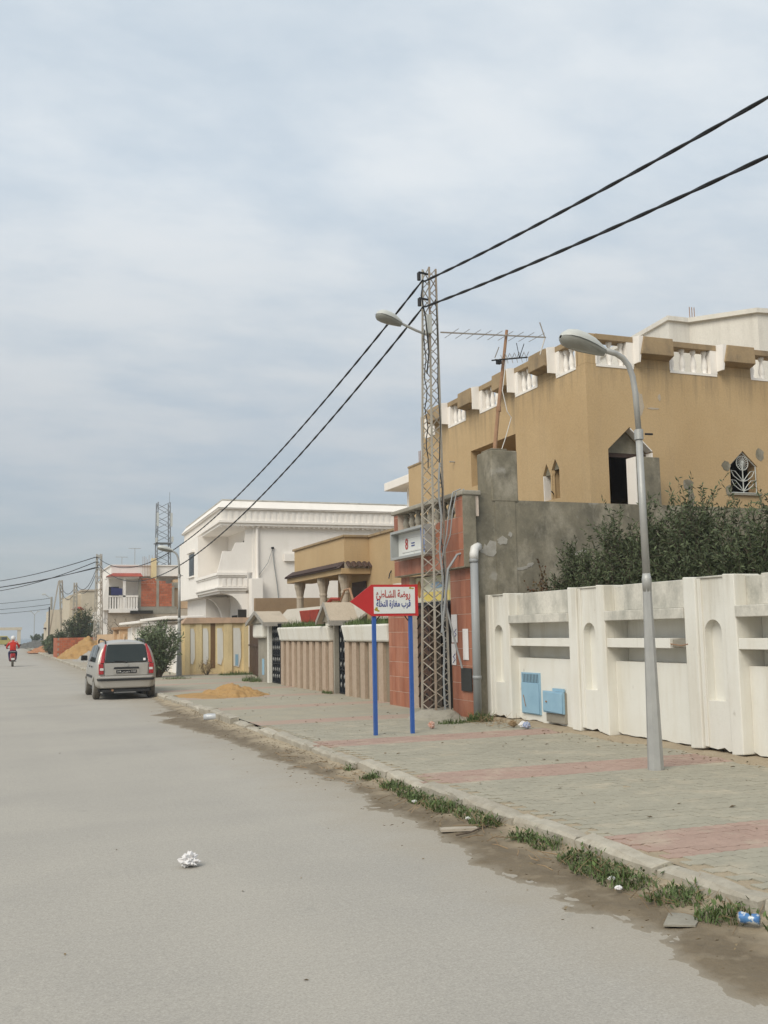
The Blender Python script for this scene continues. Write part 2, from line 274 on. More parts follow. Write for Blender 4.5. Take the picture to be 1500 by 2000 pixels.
class MB:
    def __init__(s): s.v = []; s.f = []; s.mi = []
    def add(s, vs, fs, mi=0):
        k = len(s.v); s.v += [tuple(p) for p in vs]; s.f += [tuple(k + i for i in f) for f in fs]; s.mi += [mi] * len(fs); return s
    def hexa(s, p, mi=0): return s.add(p, [(0, 3, 2, 1), (4, 5, 6, 7), (0, 1, 5, 4), (1, 2, 6, 5), (2, 3, 7, 6), (3, 0, 4, 7)], mi)
    def box(s, x0, x1, y0, y1, z0, z1, mi=0):
        return s.hexa([(x0, y0, z0), (x1, y0, z0), (x1, y1, z0), (x0, y1, z0), (x0, y0, z1), (x1, y0, z1), (x1, y1, z1), (x0, y1, z1)], mi)
    def prism(s, pts, axis, a, b, mi=0):
        n = len(pts); mk = {'x': lambda p, t: (t, p[0], p[1]), 'y': lambda p, t: (p[0], t, p[1]), 'z': lambda p, t: (p[0], p[1], t)}[axis]
        vs = [mk(p, a) for p in pts] + [mk(p, b) for p in pts]
        return s.add(vs, [tuple(range(n)), tuple(range(2 * n - 1, n - 1, -1))] + [(i, (i + 1) % n, n + (i + 1) % n, n + i) for i in range(n)], mi)
    def bar(s, p, q, w, h=None, mi=0):
        p = Vector(p); q = Vector(q); h = h or w; u, v = perp(q - p); u = u * w / 2; v = v * h / 2
        return s.hexa([p - u - v, p + u - v, p + u + v, p - u + v, q - u - v, q + u - v, q + u + v, q - u + v], mi)
    def tube(s, path, r, n=8, cap=True, mi=0):
        P = [Vector(p) for p in path]; k = len(P); rs = r if isinstance(r, (list, tuple)) else [r] * k
        vs = []; u = None
        for i in range(k):
            d = (P[min(i + 1, k - 1)] - P[max(i - 1, 0)]).normalized()
            if u is None: u, _ = perp(d)
            u = (u - d * u.dot(d)).normalized(); v = d.cross(u)
            for j in range(n):
                a = 2 * math.pi * j / n; vs.append(P[i] + (u * math.cos(a) + v * math.sin(a)) * rs[i])
        fs = [(i * n + j, i * n + (j + 1) % n, (i + 1) * n + (j + 1) % n, (i + 1) * n + j) for i in range(k - 1) for j in range(n)]
        if cap: fs += [tuple(range(n - 1, -1, -1)), tuple((k - 1) * n + j for j in range(n))]
        return s.add(vs, fs, mi)
    def lathe(s, prof, n=10, c=(0, 0, 0), mi=0):
        vs = [(c[0] + r * math.cos(2 * math.pi * j / n), c[1] + r * math.sin(2 * math.pi * j / n), c[2] + z) for r, z in prof for j in range(n)]
        k = len(prof); fs = [(i * n + j, i * n + (j + 1) % n, (i + 1) * n + (j + 1) % n, (i + 1) * n + j) for i in range(k - 1) for j in range(n)]
        fs += [tuple(range(n - 1, -1, -1)), tuple((k - 1) * n + j for j in range(n))]
        return s.add(vs, fs, mi)
    def mesh(s, name, mats, recalc=True, smooth=False, org=None):
        vs = s.v
        if org is not None: vs = [(a - org[0], b - org[1], c - org[2]) for a, b, c in vs]
        me = bpy.data.meshes.new(name); me.from_pydata(vs, [], s.f)
        for m in (mats if isinstance(mats, (list, tuple)) else [mats]): me.materials.append(m)
        if any(s.mi): me.polygons.foreach_set('material_index', s.mi)
        if recalc:
            bm = bmesh.new(); bm.from_mesh(me); bmesh.ops.recalc_face_normals(bm, faces=bm.faces); bm.to_mesh(me); bm.free()
        if smooth: me.polygons.foreach_set('use_smooth', [True] * len(me.polygons))
        me.update(); return me
    def build(s, name, mats, parent=None, smooth=False, bevel=0, recalc=True, loc=None, kind=None):
        xs = [p[0] for p in s.v]; ys = [p[1] for p in s.v]; zs = [p[2] for p in s.v]
        org = loc or ((min(xs) + max(xs)) / 2, (min(ys) + max(ys)) / 2, min(zs))
        o = bpy.data.objects.new(name, s.mesh(name, mats, recalc, smooth, org)); link(o, parent, org)
        if bevel:
            b = o.modifiers.new('bevel', 'BEVEL'); b.width = bevel; b.segments = 2; b.limit_method = 'ANGLE'; b.angle_limit = R(40)
        if kind: o['kind'] = kind
        return o
def B(name, mats, parent, x0, x1, y0, y1, z0, z1, bevel=0, kind=None): return MB().box(x0, x1, y0, y1, z0, z1).build(name, mats, parent, bevel=bevel, kind=kind)
def holed(name, mat, parent, axis, outer, holes, a, b, bevel=0):
    """a slab lying in the plane axis = a..b with the outline outer and openings holes (2-D loops)"""
    mk = {'x': lambda p, t: (t, p[0], p[1]), 'y': lambda p, t: (p[0], t, p[1]), 'z': lambda p, t: (p[0], p[1], t)}[axis]
    bm = bmesh.new(); es = []
    for lp in [outer] + holes:
        vs = [bm.verts.new(mk(p, a)) for p in lp]
        es += [bm.edges.new((vs[i], vs[(i + 1) % len(vs)])) for i in range(len(vs))]
    r = bmesh.ops.triangle_fill(bm, edges=es, use_beauty=True, use_dissolve=False)
    fs = [f for f in bm.faces]
    ex = bmesh.ops.extrude_face_region(bm, geom=fs)
    d = Vector(mk((0, 0), b - a))
    bmesh.ops.translate(bm, verts=[g for g in ex['geom'] if isinstance(g, bmesh.types.BMVert)], vec=d)
    bmesh.ops.recalc_face_normals(bm, faces=bm.faces)
    xs = [v.co.x for v in bm.verts]; ys = [v.co.y for v in bm.verts]; zs = [v.co.z for v in bm.verts]
    org = Vector(((min(xs) + max(xs)) / 2, (min(ys) + max(ys)) / 2, min(zs)))
    for v in bm.verts: v.co -= org
    me = bpy.data.meshes.new(name); bm.to_mesh(me); bm.free(); me.materials.append(mat)
    o = bpy.data.objects.new(name, me); link(o, parent, org); return o
def rect(a0, a1, b0, b1): return [(a0, b0), (a1, b0), (a1, b1), (a0, b1)]
def arch(c, hw, z0, zs, n=10): return [(c - hw, z0), (c + hw, z0)] + [(c + hw * math.cos(math.pi * i / n), zs + hw * math.sin(math.pi * i / n)) for i in range(n + 1)]
def pointed(a0, a1, z0, zs, za): return [(a0, z0), (a1, z0), (a1, zs), ((a0 + a1) / 2, za), (a0, zs)]
def fn(x, y, z=0, s=1.): return mnoise.fractal(Vector((x * s, y * s, z * s)), 1.0, 2.0, 5)
def text(name, body, mat, parent, size, loc, rot, thick=.001, off=0.0, sx=1.0):
    c = bpy.data.curves.new(name, 'FONT'); c.body = body; c.size = size; c.align_x = 'CENTER'; c.align_y = 'CENTER'; c.extrude = thick; c.offset = off; c.resolution_u = 3
    t = bpy.data.objects.new('tmp', c); COL.objects.link(t)
    bpy.context.view_layer.update()
    me = bpy.data.meshes.new_from_object(t.evaluated_get(bpy.context.evaluated_depsgraph_get())); bpy.data.objects.remove(t)
    me.materials.clear(); me.materials.append(mat)
    o = piece(name, me, loc, parent, rot, (sx, 1, 1)); return o

# ================================================================== THE SETTING
def sheet(name, mat, x0, x1, y0, y1, z, kind='structure', nx=1, ny=1, parent=None):
    vs = [(x0 + (x1 - x0) * i / nx, y0 + (y1 - y0) * j / ny, z) for j in range(ny + 1) for i in range(nx + 1)]
    fs = [(j * (nx + 1) + i, j * (nx + 1) + i + 1, (j + 1) * (nx + 1) + i + 1, (j + 1) * (nx + 1) + i) for j in range(ny) for i in range(nx)]
    o = MB().add(vs, fs).build(name, mat, parent, recalc=False)
    if kind: o['kind'] = kind
    return o
sheet('ground', LAND, -1500, 1500, -300, 262, -.06)
sheet('sea', SEA, -5000, 5000, 255, 9000, -.9)
sheet('road', ROAD, -5.5, 4.02, -15, 205, 0)
sheet('cross_road', ROAD, -60, 60, 205.0, 214, -.004)
side = thing('sidewalk', None, None, (6, 10, 0), kind='structure')
sheet('sand_bed', DIRT, 4.12, 9.0, -12, 16.6, .1235, kind=None, parent=side)
sheet('far_paving', PAVF, 4.12, 10.5, 16.55, 39, .1265, kind=None, parent=side)
sheet('far_paving', PAVF, 4.12, 7.6, 39, 150, .1265, kind=None, parent=side)
sheet('yard_soil', DIRT, 8.9, 60, -12, 150, .09, kind=None, parent=side)

# pavers: interlocking wavy blocks in running bond, rows parallel to X
PL, PW, GAP = .22, .11, .0035
def paver_outline():
    a = .009; xs = [0, .0275, .0825, .11, .1375, .1925, .22]; wv = [0, a, -a, 0, a, -a, 0]
    lo = [(min(max(x, GAP / 2), PL - GAP / 2), w + GAP / 2) for x, w in zip(xs, wv)]
    hi = [(min(max(x, GAP / 2), PL - GAP / 2), w + PW - GAP / 2) for x, w in zip(xs, wv)]
    return [(x - PL / 2, y - PW / 2) for x, y in lo + hi[::-1]]
PO = paver_outline(); np_ = len(PO)
def px_of(p):
    d = Vector(p) - Vector((0, 0, 1.65)); r = [sum(RV[i][k] * d[i] for i in range(3)) for k in range(3)]
    return 750 + 1966 * r[0] / -r[2], 1000 - 1966 * r[1] / -r[2]
cells = []
row = 0; y = 2.6
while y < 16.55:
    x = 4.06 + (PL / 2 if row % 2 else 0) + PL / 2
    while x < 8.1:
        red = ((y - 5.72) / 3.64) % 1.0 < .205
        cells.append((x, y, red)); x += PL
    y += PW; row += 1
def inview(c):
    if c[1] < 4: return False
    a, b = px_of((c[0], c[1], .13)); return 0 < a < 1480 and b < 2000
near = sorted([i for i, c in enumerate(cells) if inview(c)], key=lambda i: cells[i][1] ** 2 + cells[i][0] ** 2)[:300]
nears = set(near)
mp_ = MB().add([(x, y, .025) for x, y in PO] + [(x, y, 0) for x, y in PO], [tuple(range(np_))] + [(i, (i + 1) % np_, np_ + (i + 1) % np_, np_ + i) for i in range(np_)])
pm = {False: mp_.mesh('paver', PAVG), True: mp_.mesh('paver_red', PAVR)}
far_m = {False: MB(), True: MB()}
for i, (x, y, red) in enumerate(cells):
    dz = fn(x, y, 3.3, 1.1) * .005 - (.008 if x < 4.2 else 0) + random.uniform(-.0012, .0012); tx, ty = random.gauss(0, .003), random.gauss(0, .003)
    if i in nears:
        piece('paver', pm[red], (x, y, .105 + dz), side, (tx, ty, random.gauss(0, .006)))
    else:
        far_m[red].add([(x + a, y + b, .13 + dz + tx * b + ty * a) for a, b in PO] + [(x + a, y + b, .10) for a, b in PO], [tuple(range(np_))] + [(k, (k + 1) % np_, np_ + (k + 1) % np_, np_ + k) for k in range(np_)])
far_m[False].build('grey_pavers', PAVG, side, recalc=False, kind='stuff')
far_m[True].build('red_pavers', PAVR, side, recalc=False, kind='stuff')

# kerbstones
kerb = thing('kerb', None, None, (4.07, 10, 0), kind='structure')
kv = []
for v in range(6):
    mb = MB(); prof = [(-.085, -.12), (-.085, .105), (-.06, .13), (.05, .138), (.085, .128), (.085, -.12)]; st = [-.47, -.25, 0, .24, .47]
    vs = []
    for s_ in st:
        for (a, b) in prof:
            k = .016 if b > 0 else .004
            e = -.02 if abs(s_) > .4 and b > .1 and random.random() < .45 else 0
            vs.append((a + random.uniform(-k, k) * .8, s_ + random.uniform(-.01, .01), b + random.uniform(-k, k) * .6 + e))
    n = len(prof)
    fs = [(i * n + j, i * n + (j + 1) % n, (i + 1) * n + (j + 1) % n, (i + 1) * n + j) for i in range(4) for j in range(n)] + [tuple(range(n)), tuple(4 * n + j for j in range(n))]
    kv.append(mb.add(vs, fs).mesh('kerbstone', KERB))
y = 2.3
while y < 120:
    dx = .0; dz = 0
    if 17.9 < y < 20.6: dx = -.05; dz = .05              # heaved, broken run of kerb
    if 16.0 < y < 17.9: dz = -.035
    piece('kerbstone', random.choice(kv), (4.07 + dx + random.gauss(0, .012) + .02 * fn(y, 0, 0, .4), y, dz + random.gauss(0, .01)), kerb, (random.gauss(0, .014), random.gauss(0, .03), random.gauss(0, .014) + (math.pi if random.random() < .0 else 0)))
    y += .955 if y < 80 else .955

# silt in the gutter
EDGE = [(1.5, 3.0), (3.7, 3.10), (4.1, 3.05), (4.45, 3.12), (4.74, 3.28), (5.06, 3.27), (5.3, 3.07), (5.84, 3.2), (6.67, 3.1), (7.35, 3.24), (8.5, 3.32), (9.1, 3.2), (9.9, 3.42), (10.75, 3.54), (12.2, 3.36), (14, 3.36), (15.5, 3.32), (17, 3.25), (18.6, 3.05), (19.9, 2.86), (20.6, 3.3), (21.4, 3.0), (22.5, 3.5), (24, 3.6), (27, 3.8), (31, 4.1)]
def edge(y):
    for (a, b), (c, d) in zip(EDGE, EDGE[1:]):
        if a <= y <= c: return b + (d - b) * (y - a) / (c - a)
    return 4.2
nx, y0_, y1_, dy_ = 80, 1.6, 30.0, .03
ny = int((y1_ - y0_) / dy_); vs = []; thick = []
for j in range(ny + 1):
    y = y0_ + j * dy_; e = edge(y)
    for i in range(nx + 1):
        x = 2.6 + i * (4.03 - 2.6) / nx
        t = x - e - (.10 if y < 9 else .06) + .13 * fn(x, y, 0, 2.2) + .045 * fn(x, y, 7, 9) + .03 * fn(x, y, 4, 30)
        h = max(-.008, min(.012, t * .06)) + (max(0, x - 3.62) * .10) * max(0, min(1, t * 4)) + (.012 * fn(x, y, 2, 5.) if t > .05 else 0)
        vs.append((x, y, h)); thick.append(max(0., min(1., t / .12)))
fs = [(j * (nx + 1) + i, j * (nx + 1) + i + 1, (j + 1) * (nx + 1) + i + 1, (j + 1) * (nx + 1) + i) for j in range(ny) for i in range(nx)]
o = MB().add(vs, fs).build('gutter_silt', SILT, None, recalc=False, smooth=True)
ta = o.data.attributes.new('thick', 'FLOAT', 'POINT'); ta.data.foreach_set('value', thick)
tag(o, 'wet brown silt lying in the gutter along the kerb', 'silt', kind='stuff')

# soil heaped along the foot of the white wall
vs = []; nx = 16; ny = 150
for j in range(ny + 1):
    y = 3.6 + j * (16.4 - 3.6) / ny
    for i in range(nx + 1):
        x = 7.2 + i * 1.15 / nx; n = fn(x, y, 0, 2.3)
        ed = 7.72 + .14 * fn(0, y, 9, .9)
        t = x - ed
        vs.append((x, y, .115 + max(-.02, min(.045, t * .2)) + (.02 * n + .012 * fn(x, y, 5, 8) if t > 0 else 0)))
fs = [(j * (nx + 1) + i, j * (nx + 1) + i + 1, (j + 1) * (nx + 1) + i + 1, (j + 1) * (nx + 1) + i) for j in range(ny) for i in range(nx)]
tag(MB().add(vs, fs).build('soil_strip', DIRT, None, recalc=False, smooth=True), 'dry soil and rubble along the foot of the white garden wall', 'soil', kind='stuff')

# ================================================================== WHITE GARDEN WALL
gw = thing('garden_wall', 'long white limewashed garden wall with arched niches and open ledges', 'wall', (8.2, 10, .1))
PIL = [(15.0, 15.95), (12.16, 13.13), (9.46, 10.40), (6.72, 7.66), (3.98, 4.92)]
def foot(): return .165 + random.uniform(-.02, .02)
for (a, b) in PIL:
    c = (a + b) / 2 + .02
    holed('niche_panel', WHITE, gw, 'x', [(a + .2, .20), (a + .3, .175), (a + .38, .215), (a + .5, .185), (b - .23, .20), (b - .23, 2.21), (a + .2, 2.21)], [arch(c - .02, .155, .75, 1.56)], 8.02, 8.13)
    B('pillar_core', WHITE, gw, 8.13, 8.4, a + .01, b - .01, .25, 2.2); B('footing', DIRT, gw, 8.16, 8.38, a, b, .05, .249)
    for (p, q) in ((a, a + .2), (b - .23, b)):
        f0, f1 = foot(), foot()
        MB().hexa([(7.97, p, f0), (8.35, p, f0), (8.35, q, f1), (7.97, q, f1), (7.97, p, 2.235), (8.35, p, 2.235), (8.35, q, 2.245), (7.97, q, 2.245)]).build('pilaster', WHITE, gw, bevel=.012)
    B('pilaster_step', WHITE, gw, 8.0, 8.1, b - .30, b - .232, .2, 2.215, bevel=.008)
    B('coping_stub', WHITED, gw, 8.0, 8.38, a + .205, b - .235, 2.212, 2.235, bevel=.006)
BAY = [(13.13, 15.0), (10.40, 12.16), (7.66, 9.46), (4.92, 6.72)]
for k, (a, b) in enumerate(BAY):
    a += .002; b -= .002
    pts = [(b, .20)] + [(b - (b - a) * i / 18, .165 + .02 * fn(0, b - i * .1, 3, 3) + .012 * random.random()) for i in range(1, 18)] + [(a, .19), (a, 1.17), (b, 1.17)]
    MB().prism(pts, 'x', 8.12, 8.38).build('lower_panel', WHITE, gw)
    B('footing', MORTAR, gw, 8.17, 8.37, a, b, .05, .17); B('recess_back', WHITE, gw, 8.34, 8.4, a, b, 1.172, 1.75)
    B('upper_panel', WHITED, gw, 8.05, 8.38, a, b - .36, 1.87, 2.222, bevel=.008)
    B('upper_panel_end', WHITED, gw, 8.14, 8.38, b - .358, b, 1.87, 2.21, bevel=.006)
    B('ledge', WHITED, gw, 7.955, 8.36, a, b, 1.735, 1.868, bevel=.008)
    if k == 1:
        B('shelf_bar', WHITE, gw, 7.985, 8.3, a + .33, b, 1.365, 1.49, bevel=.006)
        o = MB().box(8.03, 8.2, a, a + .33, 1.385, 1.475).build('broken_bar_core', CONC, gw)
        MB().tube([(8.0, a + .35, 1.42), (7.99, a + .1, 1.40), (7.97, a - .05, 1.42)], .008, 6).build('bent_rebar', RUST, gw)
    else: B('shelf_bar', WHITE, gw, 7.985, 8.3, a, b, 1.365, 1.49, bevel=.006)

def meter(name, label, y0, y1, z0, z1, x, vent, tilt=0):
    t = thing(name, label, 'meter box', (x, (y0 + y1) / 2, z0), 'blue meter boxes in the garden wall')
    B('frame', LBLUE, t, x - .012, x + .02, y0 - .015, y1 + .015, z0 - .015, z1 + .015)
    zt = z1 - (.15 if vent else 0)
    d = MB().box(x - .03, x - .014, y0, y1, z0, zt).build('door', LBLUE, t, bevel=.004)
    if tilt: d.rotation_euler = (R(tilt), 0, 0)
    MB().tube([(x - .04, y1 - .08, zt - .2), (x - .045, y1 - .16, zt - .38)], .006, 5).build('latch', RUST, d) if vent else MB().lathe([(.018, 0), (.018, .02)], 8, (x - .035, y1 - .12, z0 + .14)).build('lock_hole', RUST, d)
    if vent:
        B('vent_back', DARK, t, x - .014, x - .012, y0 + .02, y1 - .02, zt + .01, z1 - .01)
        for i in range(11):
            yy = y0 + .04 + i * (y1 - y0 - .08) / 10; B('vent_slat', LBLUE, t, x - .024, x - .015, yy - .008, yy + .008, zt + .012, z1 - .012)
    return t
meter('meter_box', 'tall pale blue metal meter box door with slotted vent in white wall', 14.29, 14.85, .29, .92, 8.105, True)
t = meter('meter_box', 'small pale blue meter box with sagging cover and no vent', 13.5, 14.07, .36, .66, 8.05, False, 2)
B('lid_edge', LBLUE, t, 8.075, 8.1, 13.52, 13.85, .677, .72)
B('casing', CONC, t, 8.072, 8.118, 13.5, 14.05, .2, .66)

# ================================================================== OCHRE HOUSE
XH, YH = 10.95, 17.0
oh = thing('ochre_house', 'two storey ochre house with white balustrade parapet and pointed windows', 'house', (XH, YH, 0))
so_ = [(17.35, 18.12), (18.92, 19.93), (20.67, 21.75), (22.55, 23.6), (24.47, 25.15)]      # balustrade openings, street side
eo_ = [(11.2, 12.1), (13.0, 14.2), (15.1, 16.3), (17.2, 18.4), (19.3, 20.5)]               # end side
ZB, ZT = 6.94, 7.45
# end wall and street wall with openings cut through
holed('end_wall', OCHRE, oh, 'y', rect(XH, 21, 0, 6.94), [pointed(11.4, 12.47, 3.2, 5.2, 5.68), pointed(14.4, 15.12, 4.4, 5.0, 5.32), pointed(15.5, 16.3, 4.35, 5.0, 5.32)], YH, YH + .3)
holed('street_wall', OCHRE, oh, 'x', rect(YH + .302, 25.45, 0, 6.94), [rect(20.0, 22.33, 4.3, 6.06), pointed(18.16, 18.47, 4.35, 4.98, 5.2), pointed(18.52, 18.84, 4.35, 4.9, 5.15)], XH, XH + .3)
B('wing_wall', OCHRE, oh, XH, 18, 25.452, 26.42, 0, 6.27)
B('wing_coping', OCHREC, oh, XH - .02, 18, 25.46, 26.44, 6.272, 6.32)
B('back_wall', OCHRE, oh, 20.7, 20.998, YH + .302, 25.45, 0, 6.94); B('rear_wall', OCHRE, oh, XH + .302, 20.69, 25.2, 25.45, 0, 6.94)
B('roof', OCHREC, oh, XH + .305, 20.69, YH + .305, 25.19, 6.7, 6.9)
B('floor_slab', CONC, oh, XH + .305, 20.69, YH + .305, 25.19, 3.0, 3.2)
# corner piers, solid stretches and rails of the parapet
def para(seq, lo, hi, fnb, nblk):
    prev = lo
    for i, (a, b) in enumerate(seq + [(hi, hi)]):
        if a - prev > .02: fnb('parapet_pier', OCHRE, prev, a, ZB + .001, ZT + .12, 0, .28)
        if i < len(seq): fnb('parapet_rail', OCHREC, a, b, ZT, ZT + .12, -.02, .3)
        prev = b
def bE(name, m, a, b, z0, z1, d0, d1, bevel=.006): return B(name, m, oh, a, b, YH + d0, YH + d1, z0, z1, bevel=bevel)
def bS(name, m, a, b, z0, z1, d0, d1, bevel=.006): return B(name, m, oh, XH + d0, XH + d1, max(a, YH + .302), b, z0, z1, bevel=bevel)
para(eo_, XH, 21, bE, 0); para(so_, YH, 25.45, bS, 0)
# balusters
bal_prof = [(.062, 0), (.062, .035), (.042, .05), (.058, .12), (.068, .19), (.05, .29), (.034, .37), (.03, .41), (.05, .43), (.05, .45), (.062, .465), (.062, .51)]
balm = MB().lathe(bal_prof, 10).mesh('baluster', GWHITE, smooth=True)
for (a, b) in eo_:
    B('sill', GWHITE, oh, a, b, YH - .012, YH + .29, ZB - .05, ZB + .001)
    B('jamb', GWHITE, oh, b - .16, b + .01, YH - .014, YH + .27, ZB + .003, ZT + .05); B('jamb', GWHITE, oh, a - .01, a + .03, YH - .014, YH + .27, ZB + .003, ZT)
    k = 3 if b - a < 1 else 4
    for i in range(k): piece('baluster', balm, (a + .12 + (b - a - .34) * i / (k - 1), YH + .12, ZB), oh)
for (a, b) in so_:
    B('sill', GWHITE, oh, XH - .012, XH + .29, a, b, ZB - .05, ZB + .001)
    B('jamb', GWHITE, oh, XH - .014, XH + .27, b - .14, b + .01, ZB + .003, ZT + .05); B('jamb', GWHITE, oh, XH - .014, XH + .27, a - .01, a + .02, ZB + .003, ZT)
    k = 3 if b - a < 1 else 4
    for i in range(k): piece('baluster', balm, (XH + .12, a + .11 + (b - a - .32) * i / (k - 1), ZB), oh)
# proud blocks between the openings, white on the flank that slopes back
for a, b in ((12.12, 12.98), (14.22, 15.08), (16.32, 17.18), (18.42, 19.28)):
    MB().hexa([(a + .02, YH - .26, 7.17), (b - .05, YH - .26, 7.17), (b, YH, 7.12), (a, YH, 7.12), (a + .1, YH - .24, 7.54), (b - .05, YH - .24, 7.54), (b, YH + .28, 7.585), (a, YH + .28, 7.585)]).build('merlon_block', OCHREC, oh, bevel=.01)
    MB().hexa([(a - .02, YH - .2, 7.0), (a + .018, YH - .2, 7.0), (a + .0, YH - .015, 7.0), (a - .02, YH - .015, 7.0), (a + .0, YH - .22, 7.55), (a + .095, YH - .22, 7.55), (a + .0, YH - .015, 7.58), (a - .02, YH - .015, 7.58)]).build('merlon_flank', GWHITE, oh)
for a, b in ((18.14, 18.9), (19.95, 20.65), (21.77, 22.53), (23.62, 24.45)):
    MB().hexa([(XH - .26, a + .02, 7.17), (XH, a, 7.12), (XH, b, 7.12), (XH - .26, b - .02, 7.17), (XH - .24, a + .04, 7.54), (XH + .28, a, 7.585), (XH + .28, b, 7.585), (XH - .24, b - .02, 7.54)]).build('merlon_block', OCHREC, oh, bevel=.01)
    MB().hexa([(XH - .2, a - .02, 7.0), (XH - .015, a - .02, 7.0), (XH - .015, a + .0, 7.0), (XH - .2, a + .015, 7.0), (XH - .2, a - .02, 7.55), (XH - .015, a - .02, 7.58), (XH - .015, a + .0, 7.58), (XH - .2, a + .035, 7.55)]).build('merlon_flank', GWHITE, oh)
# pointed doorway
d = B('door_frame', WOODD, oh, 11.42, 12.45, YH + .2, YH + .24, 5.08, 5.16)
MB().prism([(11.42, 5.17), (12.45, 5.17), (11.935, 5.64)], 'y', YH + .22, YH + .24).build('door_tympanum', GREYP, oh)  # grey plaster colour stands in for the shadow inside the arch head
B('door_jamb', GWHITE, oh, 12.44, 12.468, YH + .004, YH + .28, 3.2, 5.17)
MB().bar((12.455, YH + .1, 5.2), (11.95, YH + .1, 5.65), .2, .02).build('door_jamb', GWHITE, oh)
B('door_leaf', WOODD, oh, 12.0, 12.44, YH + .24, YH + .28, 4.8, 5.07)
MB().box(11.64, 11.66, 16.45, 16.75, 0, 4.96).build('pier_face', GWHITE, oh)
B('grey_pier', GREYP, oh, 11.662, 12.22, 16.45, 16.75, 0, 4.97, bevel=.01)
# flower grille in the pointed window
gr = thing('window_grille', 'pale blue iron grille with a round flower in pointed window', 'grille', (14.76, YH + .05, 4.4))
def gb(path, r=.012, nm='bar'): return MB().tube([(a, YH + .04, b) for a, b in path], r, 5).build(nm, LAMPH, gr)
gb([(14.42, 4.42), (15.1, 4.42), (15.1, 5.0), (14.76, 5.29), (14.42, 5.0), (14.42, 4.42)], .014, 'frame')
gb([(14.76, 4.42), (14.76, 5.05)], .012, 'stem')
for i in range(18):
    a = i * math.pi / 9; gb([(14.76, 5.06), (14.76 + .15 * math.cos(a), 5.06 + .15 * math.sin(a))], .006, 'petal')
gb([(14.76 + .155 * math.cos(i * math.pi / 8), 5.06 + .155 * math.sin(i * math.pi / 8)) for i in range(17)], .009, 'flower_ring')
for s in (-1, 1):
    for z in (4.46, 4.66):
        gb([(14.76, z), (14.76 + s * .12, z + .04), (14.76 + s * .24, z + .12), (14.76 + s * .31, z + .24), (14.76 + s * .2, z + .22), (14.76 + s * .1, z + .12), (14.76, z)], .010, 'leaf')
B('window_sill', CONC, oh, 14.36, 15.16, YH - .05, YH + .1, 4.36, 4.4)
B('window_post', GWHITE, oh, 15.42, 15.52, YH - .03, YH + .1, 4.0, 5.0)
# mortar repairs around the window, doorway patches
for i, (x, z, rx, rz) in enumerate([(14.3, 4.98, .13, .12), (15.2, 5.25, .13, .15), (15.55, 5.15, .09, .14), (14.34, 4.45, .09, .14), (13.3, 4.55, .15, .13), (13.36, 4.3, .08, .25)]):
    pts = [(x + rx * math.cos(k * math.pi / 7) * random.uniform(.7, 1.1), z + rz * math.sin(k * math.pi / 7) * random.uniform(.7, 1.1)) for k in range(14)]
    MB().prism(pts, 'y', YH - .006, YH + .01).build('mortar_patch', GREYP, oh)
for (x, z, rx, rz) in [(12.2, 6.2, .12, .3), (12.7, 6.35, .04, .09), (12.55, 6.1, .16, .025)]:
    pts = [(x + rx * math.cos(k * math.pi / 7) * random.uniform(.6, 1.1), z + rz * math.sin(k * math.pi / 7) * random.uniform(.6, 1.1)) for k in range(14)]
    MB().prism(pts, 'y', YH - .005, YH + .01).build('filler_patch', BEIGE, oh)
# loggia in the street front
B('loggia_back', OCHRE, oh, XH + 1.3, XH + 1.4, 19.9, 22.4, 4.2, 6.2); B('loggia_floor', CONC, oh, XH + .302, XH + 1.3, 19.9, 22.4, 4.2, 4.3)
B('loggia_ceiling', OCHRE, oh, XH + .302, XH + 1.3, 19.9, 22.4, 6.07, 6.2)
for yy in (19.9, 22.34): B('loggia_cheek', OCHRE, oh, XH + .302, XH + 1.3, yy, yy + .09, 4.3, 6.07)
B('loggia_parapet', OCHRE, oh, XH - .03, XH + .12, 21.45, 22.33, 4.2, 5.15)
# twin pointed window
for (a, b, zs, za) in ((18.16, 18.47, 4.98, 5.2), (18.52, 18.84, 4.9, 5.15)):
    MB().prism([(a - .0, zs), (b + .0, zs), ((a + b) / 2, za)], 'x', XH + .06, XH + .3).build('window_peak', GREYP, oh)
B('window_reveal', GWHITE, oh, XH + .005, XH + .3, 18.815, 18.838, 4.35, 4.9)
MB().lathe([(.05, 0), (.045, .05), (.04, .5), (.055, .56), (.055, .62)], 8, (XH + .06, 18.495, 4.35)).build('colonnette', OCHRE, oh)
MB().tube([(XH - .12, 18.3, 4.5), (XH + .15, 18.62, 4.46)], .014, 5).build('iron_bar', IRON, oh)
MB().tube([(XH - .14, 23.3, 5.95), (XH + .05, 23.3, 5.95)], .02, 6).build('spout', GALV, oh)
for yy in (25.9, 26.1, 26.2): MB().tube([(11.2, yy, 6.3), (11.2, yy, 6.75)], .012, 5).build('rebar', RUST, oh)

